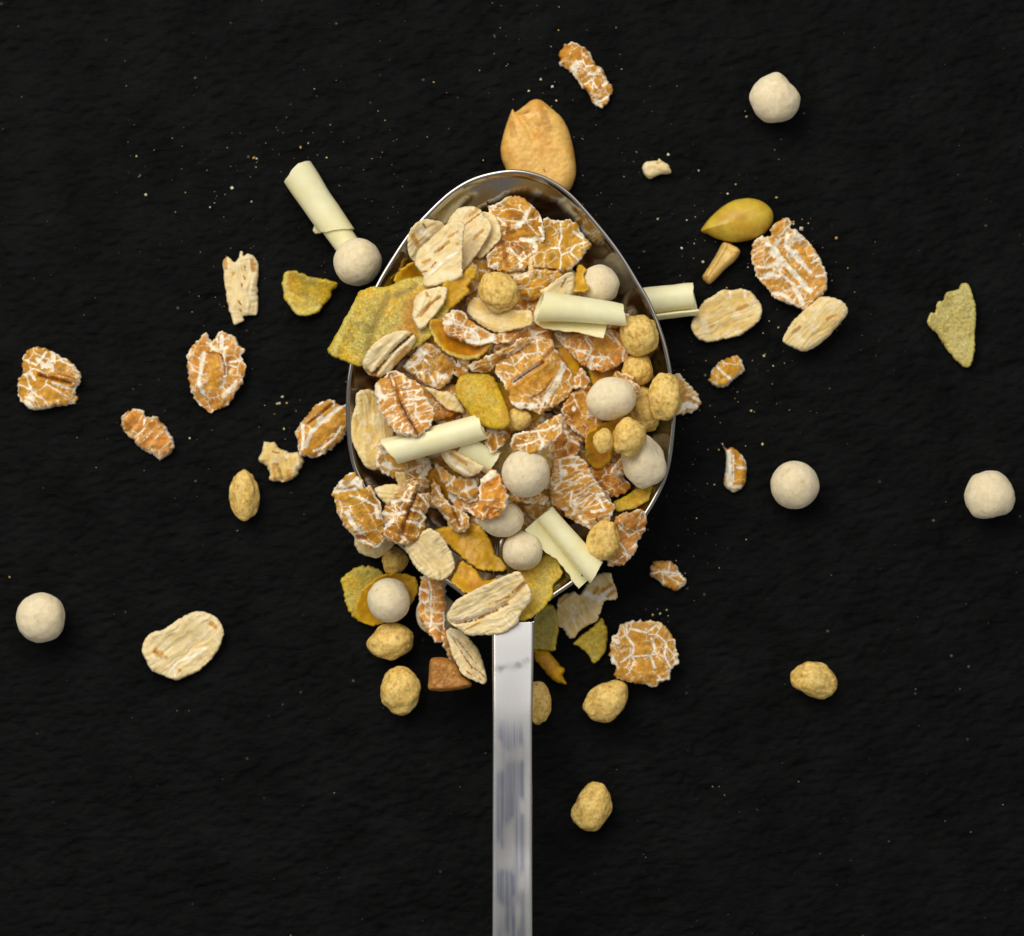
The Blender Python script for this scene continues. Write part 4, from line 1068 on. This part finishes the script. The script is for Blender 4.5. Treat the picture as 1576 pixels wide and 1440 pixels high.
flake('wheat', 'C', '390 600 410 550 480 500 500 470 560 455 620 490 690 530 750 580 790 650 830 700 860 770 865 840 850 890 800 950 750 985 680 985 600 975 540 930 480 860 420 760 395 680',
      'oval wheat flake with a dark central seam lying on the long diagonal curl', ang=62, cell=(8.5, 24), crack=1.7, patch=-.02, dark=-.3, tan=.7, merge=.1, q=99, tilt=(.12, -.30), bend=-.15,
      strokes=[('c', 2.6, '520 500 560 600 600 720 650 820 740 975'), ('w', 2.2, '410 720 480 660 550 640'), ('w', 2.2, '600 635 700 620 750 620'), ('w', 2.5, '640 690 730 690 800 680'), ('w', 2.2, '640 740 720 720 720 840'), ('w', 3, '520 500 545 580'), ('w', 2.2, '450 800 560 730'), ('w', 2.4, '500 880 590 830'), ('w', 2.2, '600 960 620 880'), ('w', 3, '760 870 850 860'), ('d', 1.5, '600 720 650 820 740 960')])
# broken scraps wedged between the pieces
def scraps():
    rng = np.random.default_rng(11)
    gx, gy = np.meshgrid(np.arange(HN) * HR - 1000 + HR / 2, np.arange(HN) * HR - 1000 + HR / 2, indexing='ij')
    for n in range(34):
        i, j = np.argwhere(INS & (RHO < .80) & (gy < 250) & (gy > -60))[rng.integers(0, int((INS & (RHO < .80) & (gy < 250) & (gy > -60)).sum()), 60)].T
        k = np.argmin(Hm[i, j]); i, j = i[k], j[k]
        z = Hm[i, j]; c = np.array([CX + gx[i, j] * D / (D - z), CY - gy[i, j] * D / (D - z)])
        R_ = rng.uniform(13, 25); asp = rng.uniform(.45, .8); rot = rng.uniform(0, 6.28)
        a = np.linspace(0, 2 * np.pi, 8, endpoint=False); rr = R_ * (1 + rng.uniform(-.28, .28, 8))
        ex, ey = rr * np.cos(a), rr * np.sin(a) * asp
        pts = np.column_stack([c[0] + ex * math.cos(rot) - ey * math.sin(rot), c[1] + ex * math.sin(rot) + ey * math.cos(rot)])
        kd = rng.choice(['wheat', 'wheat', 'oat'])
        flake(kd, 'S', pts, {'wheat': 'small broken brown flake scrap wedged in a gap of the heap', 'oat': 'small broken pale flake scrap wedged in a gap of the heap'}[kd],
              s=1.6, q=80, rt=.35, maxtilt=.6, group='broken scraps in the heap', ang=rng.uniform(0, 180), cell=(9, 13))
scraps()
# top
flake('wheat', 'B', '110 820 180 770 260 740 380 750 450 770 400 860 280 930 190 930 150 880', 'short wheat flake with fine cracks above the uppermost chocolate curl', ang=70, cell=(8, 18), crack=1.2, dark=-.3, tan=1., patch=-.02, **IN)
flake('wheat', 'B', '245 710 280 600 310 480 320 410 420 410 520 420 570 480 600 530 635 570 590 640 540 710 480 750 430 760 380 740 300 740', 'orange wheat flake with a straight white Y-shaped crack near the top right of the heap', ang=10, cell=(20, 19), crack=1.0, patch=-.06, dark=-.2, tan=1.,
      strokes=[('w', 2.2, '435 440 440 520 420 600 440 640 430 740'), ('w', 2, '430 600 370 600'), ('w', 2.2, '450 640 500 620 530 580 600 560'), ('w', 2, '500 630 550 680'), ('w', 3.5, '520 490 580 530'), ('w', 4, '390 430')], **IN)
flake('wheat', 'B', '-45 330 0 310 60 280 110 255 180 265 240 310 280 350 300 390 320 430 335 550 300 580 290 640 240 700 200 740 110 760 30 750 -40 720 -40 640 20 560 0 460',
      'large curled wheat flake with a dark centre at the top of the heap', ang=80, cell=(12, 17), crack=1.3, patch=.03, dark=.0, tan=.8, bend=.3, q=92, relief=1.8,
      strokes=[('b', 5, '60 560 70 640 90 720'), ('b', 4, '100 440 90 520'), ('w', 6, '230 310 210 400 150 470'), ('w', 6, '180 540 260 560 280 620'), ('w', 3, '110 610 180 680 240 640'), ('w', 4, '300 470 330 540 260 550'), ('w', 3, '20 400 70 440'), ('t', 9, '190 290 210 330'), ('o', 6, '110 270 170 270')])
flake('corn', 'A', '940 1000 1090 930 1150 870 1200 900 1180 970 1130 1030 1140 1080 1080 1140 1000 1210 945 1195', 'bright yellow ruffled corn flake right below the front oat', amber=-.4, bend=.25, **IN)
flake('oat', 'A', '655 720 665 620 720 540 800 505 925 525 950 600 860 720 760 850 680 810', 'leftmost oat flake of the four at the top left of the heap', pale=.6, ang=-40, tan=.6, spots=.3, strokes=[('b', 2.5, '780 545 800 570'), ('o', 6, '700 640 730 700'), ('w', 6, '760 590 820 620')], **IN)
flake('oat', 'A', '1200 470 1260 440 1340 460 1370 510 1395 600 1390 660 1300 760 1240 810 1200 800 1150 700', 'rearmost right oat flake of the four at the top left of the heap', pale=.6, ang=-55, tan=.5, spots=.2, **IN)
flake('oat', 'A', '970 540 975 490 1050 410 1150 395 1230 420 1260 470 1310 520 1320 580 1290 650 1230 740 1190 800 1130 880 1095 910 1040 860 1000 760 980 650',
      'oat flake with a lumpy folded top, second from front, top left of heap', pale=.6, ang=-58, tan=.6, spots=.2, relief=1.4, strokes=[('b', 1.6, '1110 545 1180 490 1240 450'), ('o', 5, '1200 430 1150 470'), ('o', 3, '1250 590 1180 660')], **IN)
flake('oat', 'A', '705 1130 760 1070 860 1040 965 1035 970 1090 930 1190 870 1260 810 1340 760 1380 720 1340 690 1270 700 1200', 'small white oat flake with a folded tip on the edge of the big fruit chip', pale=.6, ang=-55, tan=.3, spots=0, relief=1.5, q=95,
      strokes=[('o', 3, '800 1080 820 1110'), ('g', 4, '740 1280 820 1190 900 1130'), ('o', 2.5, '760 1270 830 1180 910 1110')])
flake('oat', 'A', '710 800 730 740 800 680 880 610 960 535 1060 520 1110 560 1100 650 1090 800 1090 940 1070 970 960 1010 830 1040 780 1030 770 950 740 900 710 860',
      'largest front oat flake with brown dashes at the top left of the heap', pale=.6, ang=-40, tan=.4, spots=.15, q=94,
      strokes=[('o', 3.5, '870 760 930 720 980 680'), ('b', 1.6, '900 750 940 720'), ('o', 3, '980 640 1050 600'), ('o', 4, '780 840 830 820'), ('b', 1.5, '840 880 880 840'), ('b', 2, '760 920 810 910'), ('o', 4, '1050 700'), ('w', 3, '830 930 950 820 1050 760')])
flake('wheat', 'P', '480 450 500 420 550 380 600 390 650 440 720 490 780 530 850 540 910 555 900 580 840 590 770 600 690 615 630 590 570 570 500 530', 'wheat flake with bold white cracks just below the wide oat under the tan puff', ang=15, cell=(14, 10), crack=1.9, patch=.0, dark=-.15,
      strokes=[('w', 6, '640 580 720 590 800 560'), ('w', 2.5, '540 400 560 470 650 500 700 540'), ('w', 5, '480 460 540 470')], **IN)
flake('oat', 'P', '632 400 645 340 690 305 760 330 900 380 980 390 1030 400 1045 460 1010 490 930 510 840 530 770 510 690 460', 'wide oat flake under the tan puff near the centre of the heap', ang=15, tan=.9, spots=0, relief=1.4, q=94)
ball('puff', (766, 450), (32, 29), 'flattened tan puff on top of the wide oat, upper middle of heap', rot=20, dark=.2, rz=20)
flake('oat', 'B', '300 890 350 850 430 790 510 755 525 800 520 900 420 950', 'oat flake with one brown dash peeking out above the uppermost chocolate curl', pale=.6, ang=-35, tan=.5, spots=0, strokes=[('b', 2, '440 850 470 800')], **IN)
flake('wheat', 'B', '390 1150 430 1165 520 1150 700 1130 760 1120 830 1170 885 1230 880 1290 850 1340 770 1390 690 1410 600 1380 540 1340 500 1290 430 1230',
      'wheat flake with white honeycomb cracks under the uppermost chocolate curl', ang=30, cell=(10, 12), crack=1.6, patch=-.02, dark=-.3, tan=.9, q=94,
      strokes=[('w', 5, '640 1310 620 1380'), ('w', 2.5, '470 1240 560 1270 650 1310 740 1310'), ('w', 3, '760 1150 820 1230'), ('t', 14, '680 1230 760 1250'), ('w', 2.2, '590 1180 640 1260 600 1330'), ('w', 4, '400 1160 460 1190')])
ball('puff', (984.5, 514), (28.5, 32), 'topmost cereal puff at the right wall, below the uppermost chocolate curl', rot=-15)
curl((828, 474), (962, 486), 26, 18, 'uppermost white chocolate curl with a folded wedge flap, upper right of heap', phi=(-560, -75), inner=.55, rag=.03, slant=(-.05, .03), lo=[(0, .05), (.7, .02), (1, -.04)],
     flap=[(0, 12), (.12, 27), (.5, 33), (.78, 38), (.82, 3), (1, 0)], fcurve=-.45)
# middle right
ball('pearl', (809, 728), 37, 'round white pearl in the centre of the heap', lump=.5, tone=.1)
flake('wheat', 'D', '100 860 130 800 260 760 360 700 440 660 455 720 440 780 410 830 360 870 290 910 230 930 160 905 110 900', 'wheat flake with forked white cracks resting on the central pearl', ang=20, cell=(15, 15), crack=1.2, patch=-.04, dark=-.05, q=93,
      strokes=[('w', 4, '290 790 320 860 300 900'), ('w', 2, '150 870 220 860 290 830'), ('w', 2, '240 780 330 770 400 740'), ('w', 3, '390 770 430 740'), ('w', 4, '150 790 260 750 350 700')])
flake('wheat', 'D', '0 390 20 330 90 280 180 220 220 195 300 170 370 175 400 230 460 330 520 400 540 450 480 560 400 610 340 640 300 670 230 640 150 630 100 580 90 520 40 440',
      'large central wheat flake with a hollow bran island ringed in white', ang=-33, cell=(11, 12), crack=1.6, patch=-.02, dark=-.25, tan=.7, q=93, bend=.18,
      strokes=[('t', 20, '140 500 240 440 360 390'), ('w', 6, '130 460 200 400 290 340'), ('w', 7, '110 600 200 610 300 610 350 570'), ('w', 8, '330 570 400 480 440 390 460 340'), ('c', 2.4, '130 460 210 400 290 350 320 330'), ('d', 1.6, '330 610 340 590'), ('b', 2, '250 560 320 520 380 440'), ('w', 2.2, '60 330 130 350 200 280 300 260'), ('w', 2, '160 230 220 300'), ('w', 2, '280 180 290 260'), ('t', 4, '210 610'), ('t', 3.5, '290 610'), ('b', 5, '330 290 380 240')])
flake('fruit', 'S', '700 604 706 581 720 574 743 573 760 580 770 600 780 625 785 648 778 659 760 660 745 656 733 648 718 630', 'yellow oblong fruit chip overlapping the central wheat flake', hue=.60, frost=.18, stain=.1, q=95, bend=-.2, relief=1.4)
ball('pearl', (940, 613), (38.5, 33), 'oval white pearl in the right half of the heap', rot=-8, lump=.9, tone=.2, lobes=[(115, .06, 14)])
ball('puff', (1023, 610), (26, 34.5), 'cereal puff sitting on the right rim of the spoon', rot=5)
flake('wheat', 'D', '370 1080 390 980 440 950 520 930 600 970 640 1050 700 1140 740 1220 785 1250 780 1310 740 1400 700 1370 640 1415 560 1390 480 1340 440 1290 380 1260 365 1180',
      'big wheat flake with many fine wavy white lines, right of the central pearl', ang=70, cell=(7, 26), crack=1.25, patch=.02, dark=-.2, tan=.5, q=93,
      strokes=[('w', 3, '430 960 440 1100 400 1150'), ('w', 3.5, '510 1170 500 1260 530 1290'), ('w', 4, '690 1220 720 1290 640 1300'), ('w', 2, '470 1000 580 990'), ('w', 1.8, '480 1130 600 1060 640 1070'), ('w', 1.8, '540 1190 640 1120 690 1130'), ('w', 1.8, '560 1250 650 1180'), ('w', 1.8, '600 1270 680 1200'), ('w', 5, '560 1330 620 1390'), ('w', 4, '420 1290 480 1280'), ('d', 1.2, '670 1350 690 1380'), ('t', 5, '590 1340')])
ball('pearl', (990, 709), (33, 39), 'barrel-shaped white pearl at the right wall of the bowl', rot=-18, lump=2.0, tone=.1, lobes=[(50, .09, 9), (120, .09, 9), (300, .06, 10), (235, .06, 10)])
ball('puff', (967, 675), (26, 31), 'upper lobe-shaped puff resting on the barrel-shaped pearl', rot=28)
ball('puff', (929, 679), (15, 18), 'tiny puff left of the puff on the barrel-shaped pearl', rot=10, sub=4)
# lower left top layer
flake('oat', 'E', '410 250 530 215 610 235 620 300 540 380 470 340', 'pale oat scrap between the two brown wheat flakes at the lower left', tan=.3, spots=0, q=95)
flake('wheat', 'E', '105 270 150 200 260 130 330 190 345 240 390 225 410 270 450 330 480 450 520 560 510 620 460 660 430 690 350 680 270 620 240 590 180 510 140 420 115 340',
      'cracked wheat flake with a cream tip hanging over the lower left rim', ang=60, cell=(15, 15), crack=1.6, patch=-.02, dark=-.2, tan=.9, q=96, maxtilt=.25,
      strokes=[('w', 10, '180 220 280 190 310 220'), ('o', 6, '200 210 260 160'), ('w', 6, '210 420 250 500 310 570'), ('w', 3, '240 300 330 320 420 370'), ('w', 5, '430 380 440 460'), ('w', 4, '120 270 200 260 280 250'), ('w', 3, '310 620 360 650 430 680'), ('w', 2, '150 430 220 410'), ('t', 13, '330 430 370 500'), ('b', 5, '290 600 340 610'), ('b', 5, '480 590')])
flake('oat', 'E', '640 665 690 610 770 555 845 545 905 585 955 670 990 745 1010 805 990 870 940 912 870 928 805 905 735 845 675 770', 'oat flake with frayed lower edge hanging over the lower left rim', pale=.6, ang=55, tan=.6, spots=0, q=99.7, tilt=(0, .05), relief=1.5, jag=1.8)
flake('wheat', 'E', '465 430 520 350 600 260 690 190 750 205 740 270 820 280 830 370 790 440 790 550 750 635 650 668 555 645 475 600 485 500',
      'dark brown rolled wheat flake split by a black seam at the lower left', ang=-60, cell=(10, 26), crack=.7, patch=-.12, dark=1.0, tan=.1, rim=.4, q=94, bend=-.55, th=13,
      strokes=[('c', 2.6, '745 240 690 370 640 510 610 620'), ('d', 1.6, '740 250 690 370 645 500'), ('w', 3.5, '540 350 620 330 690 340'), ('w', 4.5, '480 430 560 440 640 420'), ('w', 6, '490 530 550 490'), ('w', 3, '750 290 790 340 820 390'), ('w', 3, '690 400 750 420 790 460 740 520'), ('w', 3, '660 490 730 500 750 530'), ('w', 4, '620 600 640 620')])
flake('oat', 'G', '775 430 790 370 840 300 950 230 1100 160 1230 100 1300 90 1350 170 1380 230 1370 310 1310 380 1290 450 1250 490 1150 540 1050 545 930 550 880 520 820 480',
      'large oat flake with a brown crease lying across the neck of the spoon', pale=.6, ang=-27, tan=.35, spots=0, q=95, relief=1.2, maxtilt=.25,
      strokes=[('g', 4, '800 460 900 450 1010 420 1150 350 1260 270 1330 180'), ('b', 1.7, '830 465 890 460'), ('d', 1.4, '890 458 960 445'), ('b', 1.9, '980 440 1060 400 1140 365'), ('b', 1.7, '1170 340 1215 320'), ('b', 1.5, '1080 320'), ('b', 2.2, '1190 280 1220 265'), ('b', 1.8, '1240 240 1310 180'), ('o', 4, '1270 220 1340 150'), ('o', 2.5, '920 500 1000 460'), ('w', 3, '800 440 930 425 1060 370 1180 320'), ('o', 2.5, '1130 310 1230 250'), ('w', 1.6, '1230 380 1280 440'), ('w', 1.6, '1180 410 1230 470')])
curl((838, 790), (917, 882), 15.5, 20, 'lowest white chocolate curl with a long lifted flap along its left side', phi=(-520, -80), inner=.6, rag=.02, tilt=(0, 0), slant=(0, .05),
     flap=[(0, 37), (.15, 36), (.5, 33), (.9, 31), (1, 33)], fcurve=-.35)

# ================================================================== CRUMBS AND DUST
def crumbs():
    rng = np.random.default_rng(7)
    Vs, Fs, Cs = [], [], []
    base = np.array([(1, 0, 0), (-1, 0, 0), (0, 1, 0), (0, -1, 0), (0, 0, 1), (0, 0, -1)], float)
    fa = np.array([(0, 2, 4), (2, 1, 4), (1, 3, 4), (3, 0, 4), (2, 0, 5), (1, 2, 5), (3, 1, 5), (0, 3, 5)])
    def put(px, py, r, c):
        W = unproj(np.array([[px, py]]), 0)[0]
        if hget(np.array([W[0]]), np.array([W[1]]))[0] > 1: return
        k = len(Vs) * 6
        b = base * r * rng.uniform(.6, 1.3, (6, 1))
        a = rng.uniform(0, 6.28); R = np.array([[math.cos(a), -math.sin(a), 0], [math.sin(a), math.cos(a), 0], [0, 0, .7]])
        Vs.append(b @ R.T + np.array([W[0], W[1], r * .4])); Fs.append(fa + k); Cs.append(np.tile(c, (6, 1)))
    greys = [(.08, .08, .078), (.14, .138, .13), (.25, .24, .21)]; warm = [(.62, .52, .22), (.66, .58, .36), (.58, .38, .12), (.72, .66, .5)]
    for i in range(330):                      # mineral dust and flour specks everywhere
        r = min(.45 + rng.exponential(.28), 1.5)
        put(rng.uniform(0, 1576), rng.uniform(0, 1440) ** 1.0, r, greys[rng.integers(3)])
    spots = [(400, 260, 60), (430, 230, 50), (330, 310, 50), (250, 240, 40), (440, 640, 26), (470, 420, 60), (960, 230, 60), (900, 130, 70), (1060, 370, 45), (1090, 390, 26), (1235, 350, 22),
             (1140, 330, 90), (1110, 560, 60), (1150, 650, 50), (1050, 760, 60), (1130, 610, 40), (1060, 850, 40), (1010, 945, 10), (700, 130, 120), (600, 260, 70), (1290, 440, 60), (900, 330, 80), (250, 650, 80), (340, 460, 40), (1180, 450, 60), (1160, 530, 50)]
    for x, y, s_ in spots:
        for i in range(int(6 + s_ * .28)):
            r = min(.42 + rng.exponential(.36), 2.2)
            put(x + rng.normal() * s_, y + rng.normal() * s_ * .8, r, (warm if rng.random() < .6 else greys)[rng.integers(3)])
    for x, y, r in ((1028, 238, 2.4), (1233, 352, 3.4), (1221, 341, 2), (1221, 344, 2), (1195, 304, 2.2), (1120, 298, 2.2), (1287, 366, 2.6), (1082, 403, 2.4), (1049, 382, 2.2), (1176, 547, 2.2), (435, 610, 2.6), (430, 620, 2.8), (426, 621, 2.2), (441, 620, 2.4),
                    (437, 660, 2.2), (1004, 946, 2.4), (1016, 944, 2), (832, 122, 2), (850, 133, 2.2), (814, 140, 2), (391, 243, 2.4), (1156, 632, 2.0), (1176, 548, 2), (1106, 692, 1.8), (15, 888, 2.4), (1012, 337, 2.4), (395, 244, 2.4), (357, 289, 2.4), (387, 310, 2.2)):
        put(x, y, r, warm[rng.integers(4)])
    emit('crumbs', np.vstack(Vs), np.vstack(Fs), np.vstack(Cs), M['crumb'], label='fine pale crumbs and dust scattered over the slate', kind='stuff', origin=np.zeros(3), smooth=False)
crumbs()
top = sorted(LOG, key=lambda a: -a[2])[:8]
print('highest:', [(a[0][:30], round(a[1]), round(a[2])) for a in top])
print('tris', sum(sum(len(p.vertices) - 2 for p in o.data.polygons) if len(o.data.polygons) < 3000 else len(o.data.loops) - 2 * len(o.data.polygons) for o in bpy.data.objects if o.type == 'MESH'))
